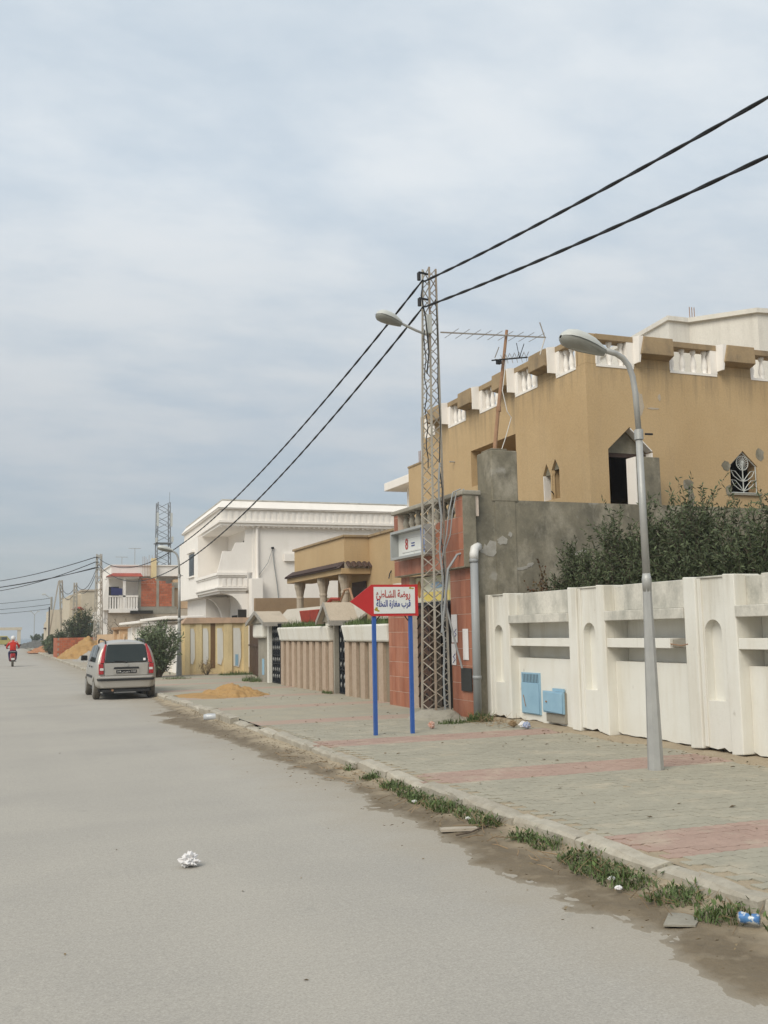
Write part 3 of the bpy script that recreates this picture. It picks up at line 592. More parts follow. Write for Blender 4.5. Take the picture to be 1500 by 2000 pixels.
# ------------------------------------------------------------------ houses behind
nh = thing('white_rooftop_house', 'tall white stained house rising behind the ochre house', 'house', (23, 32, 0))
NP = [(22.2, 40), (21.9, 33), (21.7, 30.3), (21.46, 28), (22.32, 28), (23.85, 26.35), (30, 25.6), (45, 25.6), (45, 40)]
MB().prism(NP, 'z', 0, 12.12).build('wall', WHITEN, nh)
cxn, cyn = 30, 33
MB().prism([(x + (-.1 if x < cxn else .1), y + (-.1 if y < cyn else .1)) for x, y in NP], 'z', 12.122, 12.28).build('coping', WHITEN, nh)
for k in range(3): MB().tube([(22.45 + k * .1, 28.1, 12.2), (22.45 + k * .1, 28.1, 12.75)], .015, 5).build('rebar', RUST, nh)
wr = thing('white_flat_roof_house', 'white house with wide cantilevered flat roof beyond the ochre wing', 'house', (17, 33, 0))
B('wall', GWHITE, wr, 14.55, 24, 30, 35.3, 0, 7.05); B('roof', GWHITE, wr, 14.0, 25, 30, 36.3, 7.05, 7.36, bevel=.02)

# ================================================================== GREY SIDE WALL
GY = 15.86
gy = thing('grey_side_wall', 'patchy grey cement wall running back from the tiled shop', 'wall', (11, GY + .1, .1))
MB().prism([(7.78, .08), (16.4, .08), (16.4, 3.93), (8.70, 3.93), (8.66, 4.0), (8.17, 4.04), (7.78, 4.04)], 'y', GY, GY + .24).build('wall', GREYP, gy)
B('chimney_pier', GREYP, gy, 8.16, 8.69, GY - .02, GY + .55, 3.9, 4.83, bevel=.02)
for (x, z, rx, rz) in ((8.35, 3.2, .14, .07), (8.5, 3.32, .05, .05), (8.75, 2.72, .16, .035), (8.9, 2.78, .1, .03), (9.9, 3.0, .3, .04), (8.1, 3.05, .2, .13)):
    MB().prism([(x + rx * math.cos(k * math.pi / 8) * random.uniform(.55, 1.2), z + rz * math.sin(k * math.pi / 8) * random.uniform(.5, 1.3) + .3 * rx * math.cos(k * math.pi / 8) * .5) for k in range(16)], 'y', GY - (.018 if 8.2 < x < 8.65 else .006), GY + .01).build('plaster_scar', M('pale_scar', (.40, .38, .34), (.30, .28, .24), scale=9, bump=.2), gy)
B('pier_cap', GREYP, gy, 8.18, 8.5, GY, GY + .4, 4.831, 4.86, bevel=.01)
MB().box(8.22, 8.62, GY - .012, GY - .001, 1.2, 4.0).build('pier_strip', GREYP, gy)

# ================================================================== TILED SHOP
ts = thing('tiled_shop', 'small shop front faced with red brown tiles and balustrade parapet', 'shop', (7.9, 17.6, .1))
XF, XU = 7.70, 7.56
YA, YB, YC = 15.78, 19.08, 19.84
B('body_right', GROUT, ts, XF, 7.779, YA + .08, 16.70, .1, 2.72); B('door_cheek', GREYP, ts, 7.78, 8.6, 16.5, 16.70, .1, 2.72); B('body_left', GROUT, ts, XF, 8.6, 18.64, YB, .1, 2.72)
B('side_pier', GROUT, ts, XF, 8.3, YB + .001, YC, .1, 2.3)
B('lintel', GROUT, ts, XF + .1, 8.6, 16.702, 18.638, 2.70, 2.72)
B('upper_body', GROUT, ts, XU, 7.779, YA, YB, 2.74, 3.62); B('terrace_slab', CONC, ts, 7.78, 8.6, GY + .25, YB, 3.3, 3.6); B('soffit', GREYP, ts, XU - .004, XF + .002, YA - .004, YB + .004, 2.722, 2.74)
B('end_face', GREYP, ts, XU - .016, 7.79, YA - .02, YA - .002, 2.73, 4.0)
B('rear_block', GREYP, ts, 8.602, 10.6, GY + .26, YC, .1, 3.3)
B('corner_post_core', GROUT, ts, XU, XU + .3, YA, YA + .32, 3.621, 3.98); B('corner_post_core', GROUT, ts, XU, XU + .3, YB - .22, YB, 3.621, 3.98)
MB().hexa([(XU - .05, YA - .04, 3.985), (XU + .34, YA - .04, 3.985), (XU + .34, YB + .05, 3.985), (XU - .05, YB + .05, 3.985), (XU - .04, YA - .04, 4.07), (XU + .34, YA - .04, 4.07), (XU + .34, YB + .05, 4.07), (XU - .04, YB + .05, 4.07)]).build('parapet_cap', CONC, ts, bevel=.02)
bm2 = MB().lathe([(.075, 0), (.075, .04), (.045, .06), (.06, .1), (.08, .16), (.055, .25), (.04, .3), (.07, .33), (.075, .36)], 10).mesh('baluster', CONC, smooth=True)
for i in range(9): piece('baluster', bm2, (XU + .14, YA + .50 + i * (YB - YA - .85) / 8, 3.622), ts)
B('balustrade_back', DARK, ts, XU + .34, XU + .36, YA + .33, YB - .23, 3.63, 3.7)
TW, TH = .197, .295
tm = MB().box(0.007, .012, 0, TW, 0, TH).mesh('tile', TILE)
def tiles(x, ya, yb, z0, z1, skip=None):
    y = ya
    while y < yb - .03:
        wd = min(.2, yb - y); z = z0
        while z < z1 - .03:
            h = min(.3, z1 - z)
            if not (skip and skip(y + wd / 2, z + h / 2)):
                piece('tile', tm, (x - .012 + random.uniform(-.0015, .0015), y + .0015, z + .0015), ts, None, (1, (wd - .006) / TW * 1.0, (h - .009) / TH))
            z += .3
        y += .2
tiles(XF, YA + .08, 16.70, .12, 2.72); tiles(XF, 18.64, YB, .12, 2.72); tiles(XF, YB + .001, YC, .12, 2.3)
tiles(XU, YA, YB, 2.74, 3.62, lambda y, z: 16.95 < y < 18.72 and z > 3.05)
tiles(XU, YA, YA + .32, 3.62, 3.98); tiles(XU, YB - .22, YB, 3.62, 3.98)
# doorway: dark interior, scrolled iron door, painted board above
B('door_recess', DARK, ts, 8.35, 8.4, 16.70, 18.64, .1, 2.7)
MB().box(XF + .12, XF + .15, 16.72, 18.62, 2.19, 2.68).build('painted_board', M('board_paint', (.62, .62, .58), (.55, .52, .30), scale=2.0, bump=.05, rough=.5), ts)
MB().box(XF + .114, XF + .119, 17.0, 18.2, 2.2, 2.38).build('board_yellow_band', M('board_yellow', (.62, .47, .09), (.66, .56, .25), scale=5, bump=0), ts)
for (y, z, a, b, m) in [(18.42, 2.45, .085, .17, M('board_brown', (.42, .17, .05), bump=0)), (18.3, 2.36, .05, .11, M('board_cream', (.62, .48, .30), bump=0)), (17.55, 2.5, .3, .06, M('board_sky', (.30, .42, .55), bump=0))]:
    MB().prism([(y + a * math.cos(k * math.pi / 8), z + b * math.sin(k * math.pi / 8)) for k in range(16)], 'x', XF + .108, XF + .113).build('painted_shape', m, ts)
idoor = MB().box(XF + .14, XF + .16, 18.0, 18.62, .14, 2.16).build('door_panel', WOODD, ts)
for i in range(10):
    z = .3 + i * .19
    MB().tube([(XF + .13, 18.05, z), (XF + .125, 18.2, z + .13), (XF + .125, 18.33, z + .02), (XF + .125, 18.46, z + .15), (XF + .13, 18.6, z + .05)], .011, 5).build('scroll', IRON, idoor)
MB().box(XF + .10, XF + .14, 16.72, 18.62, 2.12, 2.185).build('door_head', IRON, ts)
leaf = MB().box(XF - .05, XF - .02, 16.72, 16.79, .14, 2.15).build('open_leaf', IRON, ts)
for i in range(12):
    z = .25 + i * .155
    MB().tube([(XF - .04, 16.80, z), (XF - .03, 16.95, z + .1), (XF - .0, 17.02, z + .02), (XF + .02, 16.9, z - .02)], .011, 5).build('scroll', IRON, leaf)
stock = [(17.1, .9, .25, .3, CLOTHW), (17.35, 1.2, .2, .25, BLUECLOTH), (17.2, 1.45, .2, .1, CYEL), (17.5, .5, .2, .35, LBLUE), (17.15, 1.62, .3, .12, CLOTHW)]
for (y, z, a, b, m) in stock: MB().box(8.2, 8.32, y, y + a, z, z + b).build('shelf_goods', m, ts)
# light box sign on the upper front
sb = thing('light_box_sign', 'grey framed shop light box with a red figure eight', 'sign', (7.4, 17.8, 3.0))
GS = M('grey_sheet', (.36, .37, .36), (.31, .32, .315), rough=.5, bump=.05)
B('back', GS, sb, 7.5, XU - .02, 17.0, 18.7, 3.06, 3.58); B('face', SIGNW, sb, 7.485, 7.499, 17.2, 18.66, 3.09, 3.55); B('blue_panel', BLUEP, sb, 7.345, 7.484, 16.99, 17.19, 3.09, 3.55)
B('frame_top', GS, sb, 7.33, 7.50, 16.98, 18.72, 3.552, 3.60); B('frame_bottom', GS, sb, 7.33, 7.50, 16.98, 18.72, 3.04, 3.088); B('frame_side', GS, sb, 7.33, 7.50, 18.67, 18.72, 3.089, 3.551); B('frame_side', GS, sb, 7.33, 7.50, 16.96, 16.989, 3.089, 3.551)
for z in (3.17, 3.44): B('strip', PVCW, sb, 7.474, 7.484, 17.22, 18.45, z, z + .03)
text('figure_eight', '8', INKR, sb, .30, (7.478, 18.22, 3.32), (R(90), 0, R(-90)), off=.004)
for z in (3.27, 3.32): B('dash', INKB, sb, 7.476, 7.483, 17.82, 17.98, z, z + .018)
# notices and the dark board on the right pier
tag(MB().box(XF - .02, XF - .014, 16.42, 16.66, 1.42, 1.92).build('paper_notice', PAPER, None), 'upper white paper notice with blue scrawl taped beside shop door', 'notice', 'paper notices on the tiled shop')
tag(MB().box(XF - .02, XF - .014, 16.50, 16.68, 1.02, 1.40).build('paper_notice', PAPER, None), 'lower white paper strip with blue scrawl taped beside shop door', 'notice', 'paper notices on the tiled shop')
tag(MB().box(XF - .02, XF - .014, 15.98, 16.2, 1.12, 1.66).build('paper_notice', PAPER, None), 'blank white paper notice on tiles next to the grey pipe', 'notice', 'paper notices on the tiled shop')
for (y, z) in ((16.5, 1.56), (16.57, 1.12)):
    o = [q for q in bpy.data.objects if q.name.startswith('paper_notice') and abs(WO[q.name].y - y) < .1][0]
    MB().tube([(XF - .022, y + .05, z - .06), (XF - .022, y - .04, z), (XF - .022, y + .03, z + .05), (XF - .022, y - .05, z + .1)], .009, 4).build('scrawl', INKB, o)
tag(MB().box(XF - .035, XF - .014, 15.87, 16.28, .58, .98).build('dark_board', M('slate_board', (.04, .042, .04), rough=.7, bump=.2), None, bevel=.004), 'dark slate coloured board fixed low beside the grey pipe', 'board')
dp = thing('drain_pipe', 'grey plastic drain pipe with white elbow beside tiled shop', 'pipe', (7.68, 15.70, .12))
MB().tube([(7.70, 15.72, .12), (7.71, 15.72, 2.85)], .07, 12).build('pipe', PVC, dp, smooth=True)
MB().tube([(7.71, 15.72, 2.853), (7.712, 15.72, 2.95), (7.74, 15.75, 3.04), (7.80, 15.80, 3.08), (7.86, 15.855, 3.085)], .078, 12).build('elbow', PVCW, dp, smooth=True)
for z in (.8, 2.8): MB().tube([(7.705, 15.72, z), (7.706, 15.72, z + .06)], .077, 12).build('coupling', PVC, dp, smooth=True)
for k, (p, q) in enumerate([((7.35, 16.35, 3.2), (7.3, 16.1, 4.05)), ((7.38, 16.25, 3.3), (7.3, 16.0, 4.1))]):
    pass

# ================================================================== RIBBED PLANTER WALL WITH GATES
XE = 7.92
ew = thing('ribbed_wall', 'low wall with pink vertical ribs under white planter troughs', 'wall', (XE, 25, .1))
for (a, b) in ((20.0, 23.14), (24.1, 29.05)):
    B('backing', TAUPE, ew, XE, XE + .25, a, b, .1, 1.42)
    MB().hexa([(XE - .13, a + .15, 1.415), (XE + .4, a + .15, 1.415), (XE + .4, b - .1, 1.415), (XE - .13, b - .1, 1.415), (XE - .2, a + .1, 1.80), (XE + .4, a + .1, 1.80), (XE + .4, b - .02, 1.80), (XE - .2, b - .02, 1.80)]).build('planter_trough', WHITE, ew, bevel=.04)
ribm = MB().box(-.075, 0, -.15, .15, .1, 1.40).mesh('rib', PINK)
for y in [20.75, 21.33, 21.92, 22.5, 23.02] + [24.28 + .576 * i for i in range(9)]: piece('rib', ribm, (XE, y, 0), ew, (0, 0, random.gauss(0, .01)))
B('end_pier', CONC, ew, XE - .05, XE + .3, 30.75, 31.9, .1, 1.5, bevel=.02); B('end_trough', WHITE, ew, XE - .2, XE + .4, 30.78, 32.05, 1.5, 1.95, bevel=.06)
B('gate_pier', CONC, ew, XE - .06, XE + .2, 24.0, 24.09, .1, 1.95); B('gate_pier', WHITE, ew, XE - .16, XE + .14, 24.1, 24.4, 1.805, 2.0)
B('gate_pier', CONC, ew, XE - .02, XE + .2, 23.145, 23.2, .1, 1.9); B('gate_pier', WHITE, ew, XE - .05, XE + .2, 30.55, 30.74, .1, 1.95)
B('gate_pier', CONC, ew, XE - .02, XE + .2, 29.055, 29.12, .1, 1.95)
def gate(label, a, b, zt):
    g = thing('iron_gate', label, 'gate', (XE + .08, (a + b) / 2, .12), 'black iron garden gates')
    B('sheet', M('gate_sheet', (.018, .022, .03), rough=.5, bump=.05), g, XE + .09, XE + .1, a, b, .15, zt)
    n = max(3, int((b - a) / .2))
    for i in range(n + 1): MB().bar((XE + .07, a + (b - a) * i / n, .14), (XE + .07, a + (b - a) * i / n, zt), .025).build('upright', IRON, g)
    for z in (.16, .72, .98, zt - .02): MB().bar((XE + .065, a, z), (XE + .065, b, z), .03).build('cross_rail', IRON, g)
    dm = MB().prism([(-.035, 0), (0, -.06), (.035, 0), (0, .06)], 'x', -.008, .008).mesh('ornament', GALV)
    for i in range(n):
        for z in (.35, .55, .85, 1.2, 1.45, 1.7):
            if z < zt - .1: piece('ornament', dm, (XE + .06, a + (b - a) * (i + .5) / n, z), g)
gate('wide black iron gate with pale diamond ornaments below gabled canopy', 29.14, 30.53, 1.93)
gate('narrow black iron gate between the two ribbed wall sections', 23.21, 23.99, 1.9)
def canopy(label, yl, yr, ya, ze, za, x0, x1):
    c = thing('gate_canopy', label, 'canopy', (x0, ya, ze), 'gabled canopies over the garden gates')
    t = .07
    for (ye, s) in ((yl, 1), (yr, -1)):
        MB().hexa([(x0, ya, za - t), (x1, ya, za - t), (x1, ye, ze - t), (x0, ye, ze - t), (x0, ya, za), (x1, ya, za), (x1, ye, ze), (x0, ye, ze)]).build('roof_slope', BEIGE, c)
        MB().hexa([(x0 - .03, ya, za - .1), (x0 - .002, ya, za - .1), (x0 - .002, ye, ze - .1), (x0 - .03, ye, ze - .1), (x0 - .03, ya, za + .015), (x0 - .002, ya, za + .015), (x0 - .002, ye, ze + .015), (x0 - .03, ye, ze + .015)]).build('pebble_edge', GRAVEL, c)
    B('pebble_fascia', GRAVEL, c, x0, x1, yr - .03, yr - .002, ze - .12, ze + .005)
    MB().prism([(yl + .1, ze - .02), (yr - .1 if yr > yl else yr + .1, ze - .02), (ya, za - .09)], 'x', x0 + .12, x0 + .2).build('gable_infill', CONC, c)
canopy('pebble edged gable canopy above the wide iron gate', 32.2, 29.9, 31.0, 1.97, 2.33, 7.55, 8.35)
canopy('pebble edged gable canopy above the narrow iron gate', 24.65, 23.55, 24.02, 1.92, 2.38, 7.6, 8.35)
lr = thing('lean_to_roof', 'pale sloping cement roof slab behind the planter trough', 'roof', (9, 26, 0))
MB().hexa([(8.4, 24.3, 1.75), (9.2, 24.3, 2.36), (9.2, 33.2, 2.36), (8.4, 32.4, 1.75), (8.4, 24.3, 1.82), (9.2, 24.3, 2.43), (9.2, 33.2, 2.43), (8.4, 32.4, 1.82)]).build('roof_slab', M('pale_cement', (.50, .45, .38), (.44, .40, .33), bump=.3), lr)
B('wall', BEIGE, lr, 8.6, 9.1, 24.4, 32, .1, 1.87)
l2 = thing('lean_to_roof', 'steeper grey sloping roof slab behind the arrow sign', 'roof', (9, 22, 0))
MB().hexa([(8.5, 20.6, 1.93), (9.3, 20.6, 2.75), (9.3, 23.6, 2.75), (8.5, 22.9, 1.93), (8.5, 20.6, 2.0), (9.3, 20.6, 2.82), (9.3, 23.6, 2.82), (8.5, 22.9, 2.0)]).build('roof_slab', M('pale_cement', (.50, .45, .38)), l2)
B('wall', BEIGE, l2, 8.62, 9.3, 20.65, 22.9, .1, 1.94)
# red hoist bucket and arm standing on the slab
hb = thing('red_mixer', 'rusty red hopper with bent lifting arm behind the planter', 'mixer', (8.4, 27.2, 1.9))
MB().hexa([(8.24, 26.6, 1.92), (8.5, 26.6, 1.92), (8.5, 28.2, 1.92), (8.24, 28.2, 1.92), (8.2, 26.5, 2.27), (8.55, 26.5, 2.27), (8.55, 28.3, 2.27), (8.2, 28.3, 2.27)]).build('hopper', M('mixer_red', (.36, .055, .03), (.26, .04, .03), bump=.2, scale=6), hb, bevel=.02)
MB().tube([(8.3, 26.9, 1.95), (8.32, 26.3, 2.3), (8.35, 25.7, 2.52), (8.4, 25.2, 2.5)], .05, 6).build('lifting_arm', M('mixer_red', (.36, .055, .03)), hb)
MB().tube([(8.45, 25.3, 2.4), (8.45, 24.9, 2.72), (8.45, 24.5, 2.74), (8.45, 24.2, 2.4)], .03, 6).build('guard_hoop', RUST, hb)
# planting in the troughs
def blades(mb, cx, cy, cz, rx, ry, n, h, w=.007, lean=.5):
    for _ in range(n):
        a = random.uniform(0, 6.283); q = math.sqrt(random.random()); x = cx + rx * q * math.cos(a); y = cy + ry * q * math.sin(a)
        hh = h * random.choice((.35, .6, .8, 1.0, 1.25)) * random.uniform(.7, 1.15) * (1 + .6 * fn(x, y, 1, 6)) * (1.1 - .5 * q); d = random.uniform(0, 6.283); le = hh * random.uniform(.1, lean)
        ww = w * random.uniform(.7, 1.3); ux, uy = -math.sin(d) * ww, math.cos(d) * ww
        mx, my = x + math.cos(d) * le * .35, y + math.sin(d) * le * .35; tx, ty = x + math.cos(d) * le, y + math.sin(d) * le
        z0 = cz(x, y) if callable(cz) else cz
        mb.add([(x - ux, y - uy, z0), (x + ux, y + uy, z0), (mx + ux * .8, my + uy * .8, z0 + hh * .6), (mx - ux * .8, my - uy * .8, z0 + hh * .6), (tx, ty, z0 + hh * .95)], [(0, 1, 2, 3), (3, 2, 4)])
for lab, a, b in (('grass mat growing in the long planter trough', 24.3, 28.9), ('grass mat growing in the short planter trough by the sign', 20.3, 23.0)):
    mb = MB(); y = a
    while y < b:
        blades(mb, XE + .1, y, 1.79, .28, .15, 70, .19); y += .14
    tag(mb.build('trough_grass', GRASS, None, recalc=False), lab, 'grass', kind='stuff')

# ================================================================== LOW OCHRE HOUSE WITH PORCH
fh = thing('porch_house', 'single storey ochre house with columned porch and tiled eave', 'house', (11, 34, .1))
XP = 10.5
B('main_wall', OCHRE, fh, 11.36, 18, 21.0, 34.2, .1, 4.70); B('main_coping', OCHREC, fh, 11.30, 18, 20.95, 34.25, 4.702, 4.78)
B('porch_roof', OCHRE, fh, 11.358, 13.5, 34.26, 36.8, 3.6, 4.70); B('porch_roof_coping', OCHREC, fh, 11.30, 13.55, 34.26, 36.9, 4.702, 4.78); B('boundary_wall', M('brown_render', (.33, .23, .14), (.28, .195, .12), bump=.3), fh, 9.9, 14, 40.6, 40.85, .1, 3.08)
B('porch_parapet', OCHRE, fh, XP, 11.355, 30.92, 36.8, 3.88, 4.70); MB().prism([(XP - .06, 30.86), (11.295, 30.86), (11.295, 36.9), (XP - .06, 36.9)], 'z', 4.702, 4.78).build('porch_coping', OCHREC, fh, bevel=.01)
B('porch_beam', OCHRE, fh, XP - .16, 11.355, 30.78, 37.3, 3.5, 3.68, bevel=.01); B('porch_ceiling', BEIGE, fh, XP, 11.355, 30.92, 36.9, 3.683, 3.878)
tl = MB()
for k in range(6):
    a0, a1 = math.pi * k / 6, math.pi * (k + 1) / 6
    tl.add([(-.3, .085 * math.cos(a0), .06 * math.sin(a0)), (-.3, .085 * math.cos(a1), .06 * math.sin(a1)), (0, .085 * math.cos(a1), .19 + .06 * math.sin(a1)), (0, .085 * math.cos(a0), .19 + .06 * math.sin(a0))], [(0, 1, 2, 3)])
tlm = tl.mesh('roof_tile', RTILE, recalc=False)
for i in range(34): piece('roof_tile', tlm, (XP + .02, 31.0 + i * .185, 3.69), fh)
for i in range(5): piece('roof_tile', tlm, (XP + .12 + i * .19, 30.94, 3.69), fh, (0, 0, R(90)))
MB().hexa([(XP - .26, 30.7, 3.68), (XP + .0, 30.95, 3.68), (XP + .0, 37.2, 3.68), (XP - .26, 37.3, 3.68), (XP - .26, 30.7, 3.70), (XP, 30.95, 3.87), (XP, 37.2, 3.87), (XP - .26, 37.3, 3.70)]).build('eave', RTILE, fh)
for y in (31.25, 33.6, 36.5):
    c = MB().lathe([(.2, 0), (.2, .12), (.14, .16), (.13, 2.3)], 12, (XP + .12, y, .6)).build('column', BEIGE, fh, smooth=False)
    MB().lathe([(.15, 0), (.13, .08), (.17, .3), (.21, .42), (.22, .6)], 12, (XP + .12, y, 2.9)).build('capital', BEIGE, c)
B('terrace_wall', TAUPE, fh, 10.35, 11.3, 30.6, 38, .1, 1.5); B('porch_door', WOODD, fh, 11.33, 11.358, 31.2, 32.6, .6, 3.3)
MB().tube([(11.25, 28.9, 3.25), (11.3, 28.95, 3.4), (11.36, 28.95, 3.5)], .02, 6).build('spout', IRON, fh)
B('window_hood', RTILE, fh, 10.95, 11.356, 28.9, 30.4, 2.95, 3.03)

# ================================================================== WHITE VILLA
gv = thing('white_villa', 'two storey white villa with fluted cornice and corner balcony', 'house', (13, 50, .1))
B('main_walls', GWHITE, gv, 11.1, 18.9, 46.0, 58.4, .1, 6.62)
B('street_room', GWHITE, gv, 9.55, 11.098, 51.4, 57.0, 3.5, 6.62)
def ring(name, pts, z0, z1, mat=GWHITE, bevel=0, z1pts=None):
    n = len(pts); q = z1pts or pts
    return MB().add([(x, y, z0) for x, y in pts] + [(x, y, z1) for x, y in q], [tuple(range(n - 1, -1, -1)), tuple(range(n, 2 * n))] + [(i, (i + 1) % n, n + (i + 1) % n, n + i) for i in range(n)]).build(name, mat, gv, bevel=bevel)
def foot_(o): return [(9.5 - o, 45.72 - o), (19 + o, 45.72 - o), (19 + o, 58.8 + o), (10.05 - o, 58.8 + o)]
ring('lower_moulding', foot_(-.02), 6.62, 6.74); ring('moulding_lip', foot_(.06), 6.742, 6.86, bevel=.01)
ring('frieze', foot_(-.06), 6.862, 7.38); ring('upper_moulding', foot_(.06), 7.382, 7.44); ring('sloped_coping', foot_(.10), 7.442, 7.80, z1pts=foot_(-.15)); ring('roof_edge', foot_(-.12), 7.802, 7.85, WHITED)
flm = MB().box(-.08, .08, .012, .05, 0, .46).mesh('flute', GWHITE)
for i in range(31): piece('flute', flm, (9.7 + i * .3, 45.74, 6.88), gv)
for i in range(34):
    y = 46.0 + i * .37; piece('flute', flm, (9.59 + .042 * (y - 45.72), y, 6.88), gv, (0, 0, R(90)))
dem = MB().box(-.05, .05, .03, .08, 0, .07).mesh('dentil', GWHITE)
for i in range(38): piece('dentil', dem, (9.6 + i * .247, 45.76, 6.55), gv)
# balcony
B('balcony_floor', GWHITE, gv, 9.48, 11.098, 46.05, 51.39, 3.62, 3.78)
for (z0, z1, o) in ((3.5, 3.6, -.1), (3.605, 3.72, .02), (3.725, 3.80, .1), (4.25, 4.32, .03), (4.325, 4.46, .09)):
    nm = 'balcony_moulding'
    B(nm, GWHITE, gv, 9.48 - o, 9.6, 46.0 - o, 51.35, z0, z1, bevel=.006); B(nm, GWHITE, gv, 9.602, 10.8, 46.0 - o, 46.12, z0 + .001, z1 + .001, bevel=.006)
B('balcony_parapet', GWHITE, gv, 9.5, 9.6, 46.03, 51.39, 3.802, 4.248); B('balcony_parapet', GWHITE, gv, 9.602, 10.8, 46.03, 46.12, 3.802, 4.248)
flm2 = MB().box(-.08, .08, 0, .04, 0, .38).mesh('flute', GWHITE)
for i in range(5): piece('flute', flm2, (9.75 + i * .25, 45.99, 3.83), gv)
MB().prism([(11.15, 6.62), (10.78, 6.62), (10.73, 5.88), (10.3, 5.85), (10.12, 5.45), (9.7, 5.45), (9.46, 4.462), (11.15, 4.462)], 'y', 46.04, 46.14).build('stepped_screen', GWHITE, gv)
# arched brackets under the balcony and ground floor
def arcpts(x0, x1, z0, z1, n=8): return [(x0 + (x1 - x0) * math.sin(math.pi / 2 * i / n), z0 + (z1 - z0) * (1 - math.cos(math.pi / 2 * i / n))) for i in range(n + 1)]
MB().prism([(11.1, 1.2), (10.75, 1.2)] + [(10.72 - .95 * (1 - math.cos(math.pi / 2 * i / 8)) , 2.2 + 1.28 * math.sin(math.pi / 2 * i / 8)) for i in range(9)] + [(11.1, 3.49)], 'y', 46.02, 46.3).build('arched_bracket', GWHITE, gv)
MB().prism([(11.1, 1.2), (10.75, 1.2)] + [(10.72 - .95 * (1 - math.cos(math.pi / 2 * i / 8)) , 2.2 + 1.28 * math.sin(math.pi / 2 * i / 8)) for i in range(9)] + [(11.1, 3.49)], 'y', 50.9, 51.2).build('arched_bracket', GWHITE, gv)
B('porch_wall', GWHITE, gv, 10.0, 11.098, 51.6, 56.9, .1, 3.49); B('garden_screen', GWHITE, gv, 10.9, 11.44, 45.4, 45.98, .1, 4.16, bevel=.01)
for (a, b, z0) in ((47.3, 48.6, 1.5), (49.2, 50.4, 1.5)): B('dark_window', DARK, gv, 11.08, 11.099, a, b, z0, 2.55)
B('dark_window', DARK, gv, 10.4, 10.8, 46.0, 46.018, 2.05, 2.75)
wn = B('window', M('louvre_dark', (.035, .045, .05), rough=.3, bump=0), gv, 9.535, 9.549, 52.5, 53.85, 4.7, 5.85)
for i in range(9): MB().box(9.52, 9.534, 52.55, 53.8, 4.76 + i * .12, 4.80 + i * .12).build('louvre', M('louvre_dark', (.035, .045, .05)), wn)
B('window_hood', GWHITE, gv, 9.4, 9.549, 52.3, 54.05, 5.9, 6.0); B('window_sill', GWHITE, gv, 9.46, 9.549, 52.35, 54.0, 4.6, 4.68)
B('window', M('loggia_dark', (.08, .08, .085), bump=0), gv, 11.08, 11.098, 47.2, 47.9, 4.0, 6.1)
MB().tube([(11.3, 45.93, 6.6), (11.32, 45.93, 4.0)], .075, 8).build('downpipe', GWHITE, gv)
MB().tube([(12.05, 45.95, 5.6), (12.1, 45.93, 4.9), (12.25, 45.93, 3.9), (12.35, 45.93, 2.9)], .025, 6).build('conduit', PVC, gv)
MB().tube([(12.05, 45.94, 5.6), (11.8, 45.9, 4.9), (11.35, 45.92, 4.3)], .015, 5).build('loose_wire', PVC, gv)
MB().lathe([(.07, 0), (.07, .08)], 8, (12.05, 45.95, 5.58)).build('lamp_socket', IRON, gv)
B('roof_access', GWHITE, gv, 12.6, 15.5, 45.85, 45.99, 5.0, 5.35)

# ================================================================== YELLOW WALL FACING THE CAMERA
YW = 38.9
yw = thing('yellow_wall', 'yellow stained garden wall with white coffin shaped panels', 'wall', (8, YW, .1))
B('wall', YEL, yw, 6.5, 9.2, YW, YW + .25, .1, 2.06)
MB().hexa([(6.62, YW - .1, 2.062), (9.28, YW - .1, 2.062), (9.28, YW + .3, 2.062), (6.5, YW + .3, 2.062), (6.82, YW - .02, 2.29), (9.24, YW - .02, 2.27), (9.24, YW + .28, 2.27), (6.82, YW + .28, 2.29)]).build('coping', M('stained_coping', (.44, .30, .20), (.34, .24, .17), streak=(.20, .16, .12), bump=.3), yw)
for (a, b) in ((6.72, 6.92), (7.14, 7.38), (8.22, 8.56)): B('pilaster', YEL, yw, a, b, YW - .05, YW - .001, .1, 2.06)
for (a, b, zb) in ((6.94, 7.11, .5), (7.42, 7.63, .48), (7.97, 8.2, .46), (8.6, 8.9, .36)):
    MB().prism([(a, 1.87), (b - .05, 1.87), (b, 1.7), (b + .01, .75), (b - .07, zb), (a + .02, zb + .05)], 'y', YW - .03, YW - .001).build('panel', WHITE, yw)
B('slot', M('slot_brown', (.20, .12, .06), bump=.1), yw, 7.72, 7.9, YW - .012, YW - .001, .35, 2.05)
B('wall_end', YEL, yw, 9.0, 9.2, YW - .06, YW - .002, .1, 2.06); B('blue_sticker', LBLUE, yw, 8.68, 8.8, YW - .036, YW - .031, .42, .85)
bg_ = thing('brown_gate', 'dark brown sheet metal gate between yellow wall and ribbed wall', 'gate', (8.7, 35.5, .1))
def gp(t, z, o=0): return (9.2 - .85 * t + o, 38.7 - 5.3 * t, z)
for i in range(2):
    t0, t1 = i * .5, i * .5 + .495
    MB().hexa([gp(t0, .15), gp(t1, .15), gp(t1, .15, .05), gp(t0, .15, .05), gp(t0, 2.05), gp(t1, 2.05), gp(t1, 2.05, .05), gp(t0, 2.05, .05)]).build('leaf', WOODD, bg_)
MB().bar(gp(0, 1.2, -.02), gp(1, 1.2, -.02), .05).build('cross_rail', WOODD, bg_); MB().bar(gp(0, 2.1, .02), gp(1, 2.1, .02), .1).build('lintel', WOODD, bg_)
B('sticker', LBLUE, ew, XE - .06, XE - .052, 31.1, 31.35, .35, .85)

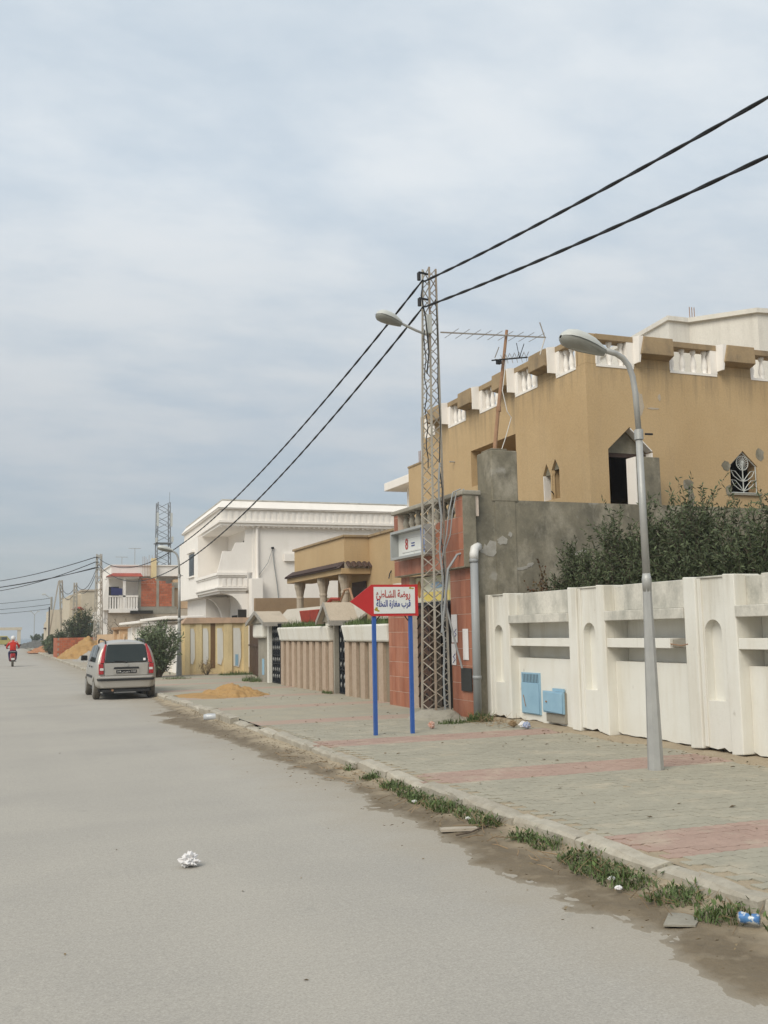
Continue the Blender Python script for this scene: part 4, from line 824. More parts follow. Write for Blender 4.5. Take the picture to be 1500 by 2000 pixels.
# ================================================================== WHITE WALL WITH CANOPY SLABS, PEACH WALL
iw = thing('white_canopy_wall', 'white front wall with stepped flat canopy slabs behind oleander', 'wall', (6.8, 47, .1))
B('wall', GWHITE, iw, 6.75, 7.0, 39.2, 57, .1, 2.05)
for (a, b, z, x) in ((41, 49.0, 2.28, 6.35), (49.1, 57.2, 2.22, 6.3), (44.5, 50, 2.08, 6.55)): B('canopy_slab', GWHITE, iw, x, 7.9, a, b, z, z + .12, bevel=.02)
for y in (42, 45, 48, 51, 54): B('pillar', GWHITE, iw, 6.62, 6.9, y, y + .35, .1, 2.07)
B('door', PVC, iw, 6.73, 6.749, 46, 47.4, .2, 1.9)
pw = thing('peach_wall', 'peach coloured garden wall with brown capped gate piers', 'wall', (6.7, 64, .1))
B('wall', PEACH, pw, 6.65, 6.9, 57.6, 74, .1, 1.75); 
for y in (58.5, 61.5): B('gate_pier', PEACH, pw, 6.5, 6.95, y, y + .6, .1, 2.0); B('pier_cap', M('cap_brown', (.36, .22, .12), bump=.1), pw, 6.4, 7.05, y - .1, y + .7, 2.002, 2.14)
B('lintel', M('cap_brown', (.36, .22, .12)), pw, 6.45, 7.0, 59.11, 61.39, 2.0, 2.12)

# ================================================================== UNFINISHED BRICK HOUSE
jh = thing('brick_house', 'half finished house with red brick upper walls and white balcony', 'house', (10, 80, .1))
JY = 80
B('ground_wall', BEIGE, jh, 7.95, 15, JY, JY + 10, .1, 3.66); B('corner_strip', GWHITE, jh, 7.7, 7.949, JY - .03, JY + 10, .1, 3.66)
B('first_floor_back', GWHITE, jh, 8.1, 15, JY + 2.2, JY + 10, 3.662, 6.3)
B('roof_parapet', GWHITE, jh, 8.3, 15.6, JY + 1.2, JY + 10, 6.3, 7.1); B('parapet_cap', GWHITE, jh, 8.2, 15.7, JY + 1.1, JY + 10.1, 7.102, 7.18)
B('balcony_slab', GWHITE, jh, 8.0, 10.2, JY - .3, JY + 2.19, 3.4, 3.72); B('balcony_rail', GWHITE, jh, 8.0, 10.2, JY - .28, JY - .12, 4.6, 4.72)
jb = MB().box(-.06, .06, -.05, .05, 0, .9).mesh('baluster', GWHITE)
for i in range(11): piece('baluster', jb, (8.1 + i * .2, JY - .2, 3.72), jh)
B('balcony_post', GWHITE, jh, 9.05, 9.25, JY - .28, JY - .08, 3.722, 6.05); B('canopy_slab', GWHITE, jh, 7.9, 10.25, JY - .4, JY + 2.19, 6.05, 6.17)
MB().hexa([(7.75, JY - .6, 6.172), (10.5, JY - .6, 6.172), (10.5, JY + 1.1, 6.172), (7.9, JY + 1.1, 6.172), (8.3, JY - .1, 6.45), (10.4, JY - .1, 6.45), (10.4, JY + 1.1, 6.45), (8.3, JY + 1.1, 6.45)]).build('tile_canopy', REDTILE, jh)
MB().hexa([(7.4, JY - .3, 3.6), (7.98, JY - .3, 3.6), (7.98, JY, 3.6), (7.4, JY, 3.6), (7.9, JY - .3, 6.1), (7.98, JY - .3, 6.1), (7.98, JY, 6.1), (7.9, JY, 6.1)]).build('raking_side', GWHITE, jh)
MB().box(7.2, 7.69, JY - .2, JY + .2, 3.0, 3.6).build('raking_foot', GWHITE, jh)
B('doorway', DARK, jh, 8.2, 9.0, JY + 2.15, JY + 2.19, 3.75, 5.5)
B('brick_core', MORTAR, jh, 10.28, 12.8, JY + .02, JY + .3, 3.85, 5.6)
bkm = MB().box(0, .30, 0, .03, 0, .185).mesh('brick', BRICKC)
for r_ in range(11):
    z = 3.87 + r_ * .2; x = 10.28 - (.16 if r_ % 2 else 0)
    while x < 12.8:
        if not (z > 5.6 and x > 11.4 + (.7 if z < 5.85 else 0)) and x > 10.2: piece('brick', bkm, (x, JY - .008, z), jh)
        x += .32
for x in (10.25, 11.62, 12.82): B('concrete_column', CONC, jh, x, x + .2, JY - .025, JY + .3, 3.7, 6.0 if x < 12 else 5.4)
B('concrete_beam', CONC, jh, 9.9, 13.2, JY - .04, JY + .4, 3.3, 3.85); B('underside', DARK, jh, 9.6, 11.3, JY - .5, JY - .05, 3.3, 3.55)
B('roof_column', YEL, jh, 11.35, 11.75, JY + .9, JY + 1.19, 6.0, 7.7)
for i in range(9): MB().tube([(10.7 + i * .12, JY + 1.0, 6.2), (10.7 + i * .12, JY + 1.0, 7.5 + random.random() * .5)], .012, 4).build('rebar', RUST, jh)
B('rear_wing', PEACH, jh, 13.1, 15, JY + .5, JY + 2.1, 3.7, 6.0); B('wing_slab', CONC, jh, 12.9, 15.4, JY + .3, JY + 2.0, 5.3, 5.75)
tag(MB().hexa([(8.15, 79.66, 4.75), (9.0, 79.66, 4.75), (9.0, 79.69, 4.75), (8.15, 79.69, 4.75), (8.15, 79.66, 5.35), (9.0, 79.66, 5.25), (9.0, 79.69, 5.25), (8.15, 79.69, 5.35)]).build('washing', BLUECLOTH, None), 'dark blue washing hung on the white balcony', 'laundry')
for (x, h) in ((9.2, .7), (10.2, 1.4)):
    a = thing('roof_antenna', 'thin short television aerial on the brick house roof' if h < 1 else 'thin tall television aerial on the brick house roof', 'antenna', (x, JY + 2, 7.18), 'aerials on the brick house')
    MB().tube([(x, JY + 2, 7.18), (x, JY + 2, 7.18 + h)], .02, 5).build('mast', ALU, a); MB().bar((x - .5, JY + 2, 7.15 + h), (x + .45, JY + 2, 7.15 + h), .03).build('boom', ALU, a)

# ------------------------------------------------------------------ farther houses
kb = thing('cream_block', 'plain cream block with flat roof beyond the brick house', 'house', (8, 100, .1))
B('wall', CREAM, kb, 7.2, 12, 96, 108, .1, 5.75); B('left_wing', CREAM, kb, 6.25, 7.199, 97, 108, .1, 5.45); B('parapet', BEIGE, kb, 7.15, 12, 95.9, 108, 5.752, 5.9)
B('white_gatehouse', GWHITE, kb, 7.6, 9.3, 88, 92, .1, 2.5); B('gatehouse_roof', LBLUE, kb, 7.5, 9.4, 87.9, 92, 2.502, 2.75)
yt = thing('yellow_turret', 'small yellow turret with pointed openings and red tile cap', 'turret', (6.6, 93, .1))
holed('front', YEL, yt, 'y', rect(6.3, 7.05, .1, 4.0), [pointed(6.58, 6.88, 2.6, 3.4, 3.7)], 92.5, 92.7); B('body', YEL, yt, 6.3, 7.05, 92.9, 93.6, .1, 4.0); B('side', YEL, yt, 6.3, 6.4, 92.701, 92.899, .1, 4.0); B('dark_core', DARK, yt, 6.45, 7.0, 92.8, 92.89, 2.5, 3.8)
MB().hexa([(6.15, 92.3, 4.0), (7.2, 92.3, 4.0), (7.2, 93.8, 4.0), (6.15, 93.8, 4.0), (6.45, 92.7, 4.25), (6.9, 92.7, 4.25), (6.9, 93.4, 4.25), (6.45, 93.4, 4.25)]).build('tile_cap', REDTILE, yt)
mh = thing('scalloped_house', 'far cream house with curved parapet near the sea', 'house', (7, 122, .1))
MB().prism([(120, .1), (132, .1), (132, 3.3), (130.5, 3.2), (129, 3.45), (127.5, 3.35), (126, 3.7), (124, 3.6), (122, 4.3), (120, 4.6)], 'x', 5.5, 5.75).build('front_wall', CREAM, mh)
B('body', CREAM, mh, 5.76, 12, 120, 132, .1, 4.7); B('window_hood', WOODD, mh, 5.3, 5.499, 125, 129, 2.6, 2.75)
rw = thing('brick_yard_wall', 'low new wall of red hollow bricks around sand heap', 'wall', (5.5, 80, .1))
B('core', MORTAR, rw, 4.25, 7.0, 78.05, 78.2, .1, 1.56); B('core_return', MORTAR, rw, 4.25, 4.38, 78.21, 84, .1, 1.56)
for r_ in range(8):
    z = .1 + r_ * .185; x = 4.2 + (.15 if r_ % 2 else 0)
    while x < 6.9: piece('brick', bkm, (x, 78.03, z), rw, None, (1, 1, .93)); x += .32
    y = 78.2 + (.15 if r_ % 2 else 0)
    while y < 83.6: piece('brick', bkm, (4.26, y, z), rw, (0, 0, R(90)), (1, 1, .93)); y += .32

# ------------------------------------------------------------------ sand and gravel heaps
def heap(name, label, mat, c, rx, ry, h, seed, cat='sand heap', p=1.25, peak=(0, 0)):
    n = 46; vs = []
    for j in range(n + 1):
        for i in range(n + 1):
            u, v = i / n * 2 - 1, j / n * 2 - 1
            q = math.hypot(u, v) * (1 + .22 * fn(u * 1.5, v * 1.5, seed, 1.)); z = max(0, 1 - q)
            zz_ = h * (z ** p) * (1 + .5 * fn(u, v, seed + 3, 2.4)) + .16 * h * fn(u, v, seed, 6) * (1 if z > 0 else 0)
            vs.append((c[0] + rx * u, c[1] + ry * v, c[2] + (zz_ if z > 0 else -.03)))
    fs = [(j * (n + 1) + i, j * (n + 1) + i + 1, (j + 1) * (n + 1) + i + 1, (j + 1) * (n + 1) + i) for j in range(n) for i in range(n)]
    return tag(MB().add(vs, fs).build(name, mat, None, recalc=False, smooth=True), label, cat)
heap('sand_heap', 'small heap of orange sand spilled on the paving before the ribbed wall', SANDO, (5.6, 25.3, .125), .78, 1.25, .25, 1, p=.85)
heap('sand_spread', 'thin orange sand spread flat between the heap and kerb', SANDO, (5.2, 25.4, .122), 1.0, 1.4, .05, 5, p=.6)
heap('sand_heap', 'big heap of orange sand against the low brick wall', SANDO, (6.3, 75.0, .1), 2.3, 3.4, 1.45, 2, p=.85)
heap('gravel_heap', 'pale grey gravel heap in front of the big sand heap', GRAVEL, (5.95, 66, .1), 1.5, 4, .75, 3, 'gravel heap')
heap('sand_heap', 'far reddish sand heap at the end of the street', SANDR, (5.0, 112, .1), 1.9, 5, 1.0, 4)

# ================================================================== LATTICE POLE, CABLES, LAMPS
def lattice(t, c, top, w0, w1, nb, th0, rleg=.015, rb=.0065, leg='leg', brace='brace', mat=LATT, joined=False):
    def cor(z, k):
        u = (z - c[2]) / (top[2] - c[2]); ww = (w0 + (w1 - w0) * u) * .7071; a = th0 + k * math.pi / 2
        return Vector((c[0] + (top[0] - c[0]) * u + ww * math.cos(a), c[1] + (top[1] - c[1]) * u + ww * math.sin(a), z))
    J = MB()
    for k in range(4):
        if joined: J.bar(cor(c[2], k), cor(top[2], k), rleg * 2)
        else: MB().bar(cor(c[2], k), cor(top[2], k), rleg * 2).build(leg, mat, t)
    for k in range(4):
        for i in range(nb):
            z0 = c[2] + (top[2] - c[2]) * i / nb; z1 = c[2] + (top[2] - c[2]) * (i + 1) / nb
            a, b = (k, k + 1) if i % 2 else (k + 1, k)
            p, q = cor(z0, a), cor(z1, b)
            if joined: J.bar(p, q, rb * 2)
            else: MB().bar(p, q, rb * 2).build(brace, mat, t)
    if joined: J.build('lattice_frame', mat, t)
PC = (7.18, 16.3)
lp = thing('lattice_pole', 'tall rusty steel lattice power pole on concrete lump before the shop', 'power pole', (PC[0], PC[1], .12))
lattice(lp, (PC[0], PC[1], .2), (7.25, 16.3, 8.22), .34, .17, 44, math.atan2(-16.3, -7.18))
vs = []; n = 14
for j in range(6):
    for i in range(n):
        a = 2 * math.pi * i / n; r_ = (.52, .46, .40, .33, .26, .05)[j] * (1 + .14 * fn(math.cos(a), math.sin(a), j * .3, 1.5)); vs.append((PC[0] + r_ * math.cos(a), PC[1] + r_ * math.sin(a), .11 + (0, .06, .10, .14, .17, .18)[j] + .02 * fn(math.cos(a) * 2, math.sin(a) * 2, j)))
fs = [(j * n + i, j * n + (i + 1) % n, (j + 1) * n + (i + 1) % n, (j + 1) * n + i) for j in range(5) for i in range(n)] + [tuple(5 * n + i for i in range(n))]
MB().add(vs, fs).build('concrete_foot', CONC, lp, recalc=False)
for z in (8.1, 7.62):
    b_ = MB().bar((7.2, 16.25, z), (6.98, 16.15, z - .02), .03).build('bracket', IRON, lp); MB().lathe([(.035, -.14), (.035, 0)], 7, (6.98, 16.15, z - .03)).build('insulator', BLACK, b_)
MB().box(7.1, 7.2, 16.1, 16.2, 6.95, 7.3).build('junction_box', LAMPH, lp, bevel=.01)
for k, (a, z0, z1) in enumerate(((.13, 2.2, 7.6), (-.12, 4.5, 7.0), (.1, .2, 4.6))):
    MB().tube([(PC[0] + a + .02 * math.sin(i * 1.7 + k), PC[1] - .16 + .02 * math.cos(i * 2.1), z0 + (z1 - z0) * i / 14) for i in range(15)], (.010 if k < 2 else .018), 5).build('conduit', TRIM if k < 2 else PVC, lp)
MB().tube([(7.05, 16.12, 7.9), (6.95, 16.0, 7.6), (7.05, 16.05, 7.2), (7.12, 16.1, 6.6), (7.08, 16.12, 6.2)], .013, 5).build('drop_wire', BLACK, lp)
MB().tube([(7.26, 16.15, 1.6), (7.3, 16.05, 2.2), (7.34, 16.0, 2.7), (7.5, 15.95, 2.95), (7.66, 15.9, 3.0)], .022, 6).build('bent_pipe', PVC, lp)
MB().tube([(7.3, 16.1, 2.2), (7.42, 16.1, 1.7), (7.52, 16.1, 1.3), (7.6, 16.08, .98)], .018, 6).build('stay_pipe', PVC, lp)
for dx in (0, .07): MB().tube([(7.3, 16.15, 2.9), (7.33 + dx, 16.0, 3.3), (7.36 + dx, 15.95, 3.7), (7.45 + dx, 15.95, 4.05), (7.62 + dx, 16.0, 4.12)], .012, 5).build('service_wire', PVC, lp)
def cable(label, pts, r=.0155, tw=.0085, per=1.25, strands=2, group='overhead power cables'):
    mb = MB(); P = [Vector(p) for p in pts]
    s = 0
    paths = [[] for _ in range(strands)]
    for i, p in enumerate(P):
        if i: s += (p - P[i - 1]).length
        for k in range(strands):
            a = 2 * math.pi * (s / per + k / strands); paths[k].append(p + Vector((math.cos(a), 0, math.sin(a))) * (tw if strands > 1 else 0))
    for q in paths: mb.tube(q, r, 6)
    return tag(mb.build('power_cable', BLACK, None, smooth=True, recalc=False), label, 'cable', group)
def span(p, q, sag, n): return [(p[0] + (q[0] - p[0]) * i / n, p[1] + (q[1] - p[1]) * i / n, p[2] + (q[2] - p[2]) * i / n - 4 * sag * (i / n) * (1 - i / n)) for i in range(n + 1)]
cable('upper black cable bundle from lattice pole over the white wall', [(7.15 - .0035 * s, 16.3 - s, 7.98 - .148 * s + .003 * s * s) for s in [i * .14 for i in range(290)]])
cable('lower black cable bundle from lattice pole over the white wall', [(7.15 - .0035 * s, 16.3 - s, 7.50 - .162 * s + .003 * s * s) for s in [i * .14 for i in range(290)]])
cable('upper black cable bundle sagging from lattice pole to next pole', span((7.12, 16.3, 8.0), (6.85, 76, 7.3), 2.45, 260))
cable('lower black cable bundle sagging from lattice pole to next pole', span((7.12, 16.3, 7.5), (6.85, 76, 6.85), 2.8, 260))

def lamp_head(t, p, L_, yaw=math.pi, pitch=R(12), sc_=1.0):
    d = Vector((math.cos(yaw) * math.cos(pitch), math.sin(yaw) * math.cos(pitch), math.sin(pitch))); sdv = Vector((-math.sin(yaw), math.cos(yaw), 0)); u = sdv.cross(d) * -1
    if u.z < 0: u = -u
    st = [(0, .035, .03, .03), (.1, .05, .05, .035), (.3, .09, .085, .04), (.5, .115, .10, .045), (.72, .125, .10, .045), (.88, .105, .08, .04), (.97, .06, .045, .025), (1, .02, .01, .01)]
    n = 14; p = Vector(p)
    top, bot = [], []
    for (s, w_, h, b_) in st:
        for i in range(n + 1):
            a = math.pi * i / n; top.append(p + d * s * L_ + sdv * (w_ * 1.15 * sc_ * math.cos(a)) + u * (h * 1.22 * sc_ * math.sin(a)))
            bot.append(p + d * s * L_ + sdv * (w_ * 1.07 * sc_ * math.cos(a)) - u * (b_ * 2.1 * sc_ * math.sin(a)) - u * .002)
    f = [(i * (n + 1) + j, i * (n + 1) + j + 1, (i + 1) * (n + 1) + j + 1, (i + 1) * (n + 1) + j) for i in range(len(st) - 1) for j in range(n)]
    h = MB().add(top, f).build('lamp_head', LAMPH, t, smooth=True, recalc=False)
    MB().add(bot, f).build('lens', LAMPG, h, smooth=True, recalc=False)
    for s in (.35, .8):
        MB().tube([p + d * s * L_ + sdv * (.14 * sc_ * q) - u * (.01 if abs(q) > .5 else .0) for q in (-1, -.9)], .008, 4).build('clip', GALV, h)
def street_lamp(label, x, y, z0, H, arm, head=.58, r0=.085, lean=0., sides=8):
    t = thing('street_lamp', label, 'street lamp', (x, y, z0), 'street lamps along the pavement')
    MB().tube([(x, y, z0), (x, y, z0 + .42 * H), (x + .002, y, z0 + .45 * H)], [r0, r0 * .56, r0 * .55], sides).build('lower_shaft', GALV, t)
    MB().tube([(x, y, z0 + .43 * H), (x, y, z0 + .46 * H), (x, y, z0 + .475 * H)], [r0 * .54, r0 * .62, r0 * .48], 12).build('joint', GALV, t, smooth=True)
    MB().tube([(x, y, z0 + .47 * H), (x - .01, y, z0 + .82 * H)], [r0 * .48, r0 * .43], 12).build('upper_shaft', GALV, t, smooth=True)
    MB().tube([(x - .01, y, z0 + .81 * H), (x - .01, y, z0 + .835 * H)], r0 * .58, 12).build('collar', GALV, t)
    MB().tube([(x + .03, y - .06, z0 + .822 * H), (x + .12, y - .07, z0 + .822 * H)], .012, 6).build('collar_bolt', IRON, t)
    zc = z0 + .835 * H
    path = [(x - .01, y, zc), (x - .03, y, z0 + .93 * H), (x - .055, y, z0 + .97 * H), (x - .10, y, z0 + .998 * H), (x - .17, y, z0 + 1.016 * H), (x - .26, y, z0 + 1.026 * H), (x - max(arm, .3), y, z0 + 1.034 * H)]
    MB().tube(path, r0 * .37, 12).build('curved_arm', GALV, t, smooth=True)
    lamp_head(t, (x - max(arm, .3) + .05, y, z0 + 1.033 * H - .01), head); return t
street_lamp('grey steel street lamp standing on pavement before the white wall', 6.6, 9.22, .12, 4.42, .46, .56, .086)
street_lamp('grey steel street lamp beside the oleander and yellow wall', 6.44, 38.4, .12, 4.55, .25, .60, .11)
pl_ = thing('pole_lamp', 'street lamp on a short arm clamped to lattice pole', 'street lamp', (7.2, 16.3, 7.0))
MB().tube([(7.2, 16.25, 6.95), (6.95, 16.25, 7.02), (6.62, 16.25, 7.14)], .025, 8).build('arm', GALV, pl_); lamp_head(pl_, (6.66, 16.25, 7.13), .5, pitch=R(14), sc_=1.05)
MB().tube([(7.21, 16.25, 6.75), (7.14, 16.22, 6.98)], .02, 6).build('clamp', GALV, pl_)

# television antenna on a leaning mast
an = thing('tv_antenna', 'television antenna with long horizontal boom on leaning rusty mast', 'antenna', (8.35, 16.2, 4.0))
MB().tube([(8.30, 16.2, 3.9), (8.52, 16.2, 5.6), (8.76, 16.2, 7.18)], [.045, .036, .028], 8).build('mast', RUST, an)
MB().bar((7.38, 16.15, 7.0), (9.56, 16.15, 7.1), .022).build('boom', ALU, an)
for i in range(9): MB().tube([(7.6 + i * .22, 15.85, 7.0 + i * .01), (7.6 + i * .22, 16.45, 7.0 + i * .01)], .006, 4).build('element', ALU, an)
MB().tube([(9.44, 16.15, 7.38), (9.54, 16.15, 7.09), (9.42, 16.15, 6.75)], .012, 5).build('folded_dipole', ALU, an)
bo = MB().bar((8.4, 16.15, 6.56), (9.15, 16.15, 6.68), .022).build('small_boom', IRON, an)
for i in range(6):
    x = 8.62 + i * .1; z = 6.59 + i * .016
    MB().tube([(x - .05, 15.95, z + .06), (x, 16.15, z), (x - .05, 16.35, z + .06)], .006, 4).build('element', ALU, bo); MB().tube([(x - .03, 16.15, z + .09), (x, 16.15, z), (x + .02, 16.15, z - .08)], .006, 4).build('element', ALU, bo)
for s in (-1, 1): MB().tube([(8.98, 16.15, 6.66), (8.98 + s * .08, 16.1, 6.92)], .007, 4).build('director', IRON, bo)
MB().box(8.5, 8.58, 16.1, 16.18, 6.5, 6.58).build('amplifier', BLACK, bo); MB().tube([(8.44, 16.1, 6.6), (8.48, 16.0, 6.78)], .012, 4).build('reflector', ALU, bo)
MB().tube([(8.72, 16.16, 6.7), (8.6, 16.15, 6.0), (8.66, 16.1, 5.6), (8.74, 16.1, 5.5), (8.62, 16.14, 5.1), (8.5, 16.14, 4.8), (8.38, 16.12, 4.5), (8.44, 16.14, 4.2)], .008, 5).build('lead', PVCW, an)
MB().lathe([(.05, 0), (.05, .09)], 8, (8.535, 16.2, 5.62)).build('mast_clamp', RUST, an)

# ================================================================== ARROW SIGN
sg = thing('arrow_sign', 'red bordered arrow sign with Arabic lettering on two blue posts', 'sign', (5.5, 14.06, .12))
SY = 14.06
for x in (5.235, 5.82): B('post', BLUEP, sg, x - .027, x + .027, SY + .012, SY + .06, .11, 1.99)
MB().prism([(4.85, 2.085), (5.19, 2.335), (5.925, 2.335), (5.925, 1.868), (5.19, 1.868)], 'y', SY - .008, SY + .01).build('arrow_panel', REDP, sg)
B('right_rim', REDP, sg, 5.885, 5.93, SY - .022, SY - .0085, 1.864, 2.338); B('white_panel', SIGNW, sg, 5.222, 5.884, SY - .014, SY - .0085, 1.905, 2.300)
for (x, s) in ((5.27, 1), (5.785, -1)): MB().tube([(x, SY + .04, 1.80), (x + s * .03, SY + .04, 1.84), (x + s * .06, SY + .03, 1.875)], .009, 5).build('stay', IRON, sg)
def fit(o, w_, h_):
    bb = [v.co for v in o.data.vertices]; dx = max(v.x for v in bb) - min(v.x for v in bb); dy = max(v.y for v in bb) - min(v.y for v in bb)
    o.scale = (w_ / dx, h_ / dy, 1)
l1 = "\u0631\u0648\uFEBF\uFE94 \u0627\uFEDF\uFEB8\u0640\u0627\uFEC3\uFE8A"; l2 = "\uFED7\uFEAE\uFE8F \uFEE3\uFED0\uFE8E\u0632\u0629 \u0627\uFEDF\uFEE8\uFEA8\uFEE0\uFE94"
fit(text('lettering', l1[::-1], INKR, sg, .2, (5.535, SY - .0165, 2.19), (R(90), 0, 0), off=.004), .55, .155)
fit(text('lettering', l2[::-1], INKB, sg, .2, (5.535, SY - .0165, 2.05), (R(90), 0, 0), off=.004), .55, .135)
for (x, z, r_) in ((5.255, 1.965, .03), (5.29, 1.945, .022), (5.265, 1.99, .02), (5.81, 2.285, .025), (5.85, 2.28, .018)):
    MB().prism([(x + r_ * math.cos(k * math.pi / 5) * random.uniform(.7, 1.2), z + r_ * .6 * math.sin(k * math.pi / 5) * random.uniform(.7, 1.3)) for k in range(10)], 'y', SY - .0165, SY - .0145).build('painted_flower', M('flower_ochre', (.42, .30, .04), (.30, .28, .04), bump=0, scale=40), sg)

# ================================================================== CAR
CX, CY = 3.20, 27.2
car = thing('parked_car', 'silver five door hatchback parked at the kerb seen from behind', 'car', (CX, CY + 1.7, 0))
def sec(y, hw, zb, zt, arch_=0, lean=0, belt=.93, hood=False):
    """half outline from sill to roof centre; zt roof height, arch_ raises the sill"""
    s = hw
    if hood: pts = [(s * .93, zb + arch_), (s * .975, max(zb + .13, zb + arch_)), (s, .62), (s * .97, min(belt, zt - .06)), (s * .90, zt - .02), (s * .75, zt), (s * .4, zt + .012), (0, zt + .015)]
    else: pts = [(s * .93, zb + arch_), (s * .975, max(zb + .13, zb + arch_)), (s, .62), (s * .975, belt), (s * .885, belt + (zt - belt) * .52), (s * .775, zt - .10), (s * .60, zt - .02), (0, zt + .035)]
    out_ = []
    for x, z in pts: out_.append((x, y + (max(0, z - .9) * lean), z))
    return out_
ST = [sec(0.02, .70, .34, 1.46, 0, .36), sec(.07, .76, .27, 1.47, 0, .34), sec(.16, .785, .24, 1.48, 0, .30), sec(.30, .79, .24, 1.49, .10, .15), sec(.40, .79, .24, 1.50, .28, .08), sec(.60, .79, .24, 1.51, .36, 0), sec(.80, .79, .24, 1.52, .28, 0), sec(.93, .79, .24, 1.53, .02, 0), sec(1.5, .79, .24, 1.53, 0, 0), sec(2.05, .79, .24, 1.50, 0, 0), sec(2.45, .79, .24, 1.28, 0, 0), sec(2.62, .79, .24, 1.10, .12, 0, .92), sec(2.72, .785, .24, 1.0, .28, 0, .92, True), sec(2.92, .78, .24, .97, .36, 0, .9, True), sec(3.12, .77, .24, .94, .28, 0, .88, True), sec(3.26, .75, .24, .90, .03, 0, .85, True), sec(3.45, .70, .26, .80, 0, 0, .74, True), sec(3.54, .60, .30, .68, 0, 0, .62, True)]
vs = []; n = len(ST[0])
full = n * 2 - 1
for s_ in ST:
    ring_ = [(-x, y, z) for x, y, z in s_] + [(x, y, z) for x, y, z in s_[-2::-1]]
    vs += [(CX + x, CY + y, z) for x, y, z in ring_]
fs = [(i * full + j, (i + 1) * full + j, (i + 1) * full + (j + 1) % full, i * full + (j + 1) % full) for i in range(len(ST) - 1) for j in range(full)] + [tuple(range(full)), tuple((len(ST) - 1) * full + j for j in range(full - 1, -1, -1))]
body = MB().add(vs, fs).build('body', SILVER, car, smooth=True)
md = body.modifiers.new('sub', 'SUBSURF'); md.levels = 2; md.render_levels = 2
def cpt(x, y, z): return (CX + x, CY + y, z)
def rear(z, o=.012): return .02 + max(0, z - .9) * .36 - o
def rpanel(name, mat, pts, th=.02, parent=car, o=.012, bevel=0):
    P = [cpt(x, rear(z, o), z) for x, z in pts] + [cpt(x, rear(z, o) + th, z) for x, z in pts]; k = len(pts)
    return MB().add(P, [tuple(range(k)), tuple(range(2 * k - 1, k - 1, -1))] + [(i, (i + 1) % k, k + (i + 1) % k, k + i) for i in range(k)]).build(name, mat, parent, bevel=bevel)
tg = rpanel('tailgate', SILVER, [(-.545, .62), (.545, .62), (.56, .94), (-.56, .94)], .03, o=.025, bevel=.012)
rpanel('rear_window', GLASSD, [(-.525, .97), (.525, .97), (.545, 1.02), (.49, 1.38), (.45, 1.425), (-.45, 1.425), (-.49, 1.38), (-.545, 1.02)], .03, o=.03, bevel=.008)
for s in (-1, 1):
    P = [(.565 * s, .945), (.67 * s, .945), (.62 * s, 1.2), (.54 * s, 1.43), (.49 * s, 1.43), (.525 * s, 1.25)]
    lt = rpanel('tail_light', LAMPR, P, .09, o=.04, bevel=.01)
    lo_ = rpanel('tail_light', LAMPR, [(.575 * s, .66), (.695 * s, .66), (.70 * s, .93), (.585 * s, .93)], .1, o=.03, bevel=.012)
    rpanel('reverse_lens', PVCW, [(.58 * s, .76), (.67 * s, .76), (.67 * s, .82), (.58 * s, .82)], .02, lo_, o=.036)
bp = MB().hexa([cpt(-.58, -.03, .30), cpt(.58, -.03, .30), cpt(.72, .22, .30), cpt(-.72, .22, .30), cpt(-.69, -.07, .61), cpt(.69, -.07, .61), cpt(.795, .24, .62), cpt(-.795, .24, .62)]).build('rear_bumper', SILVER, car, bevel=.035)
MB().hexa([cpt(-.67, -.078, .49), cpt(.67, -.078, .49), cpt(.76, .15, .49), cpt(-.76, .15, .49), cpt(-.68, -.083, .55), cpt(.68, -.083, .55), cpt(.775, .15, .55), cpt(-.775, .15, .55)]).build('bumper_strip', TRIM, bp, bevel=.008)
MB().box(CX - .6, CX + .6, CY + .02, CY + .3, .2, .268).build('under_tray', TRIM, bp)
rpanel('handle_recess', TRIM, [(-.33, .79), (.33, .79), (.31, .84), (-.31, .84)], .01, tg, o=.04)
pt = rpanel('number_plate', BLACK, [(-.26, .68), (.26, .68), (.26, .765), (-.26, .765)], .008, tg, o=.045)
rpanel('plate_surround', SILVER, [(-.33, .655), (.33, .655), (.33, .785), (-.33, .785)], .008, tg, o=.034)
fit(text('plate_lettering', '218 ' + "\u062A\u0648\u0646\u0633"[::-1] + ' 1122', PVCW, pt, .08, cpt(0, rear(.72, .0475), .722), (R(90), 0, 0), off=.001), .47, .055)
MB().tube([cpt(0, rear(.89, .03), .89), cpt(0, rear(.89, .042), .89)], .045, 14).build('emblem', GALV, tg)
MB().tube([cpt(0, rear(.97, .035), .96), cpt(0, rear(.97, .055), .97)], .025, 8).build('wiper_hub', TRIM, tg)
MB().tube([cpt(0, rear(.98, .05), .98), cpt(-.3, rear(1.0, .045), 1.0)], .008, 5).build('wiper', TRIM, tg)
rpanel('sticker', PAPER, [(.43, 1.0), (.49, 1.0), (.49, 1.06), (.43, 1.06)], .004, tg, o=.036)
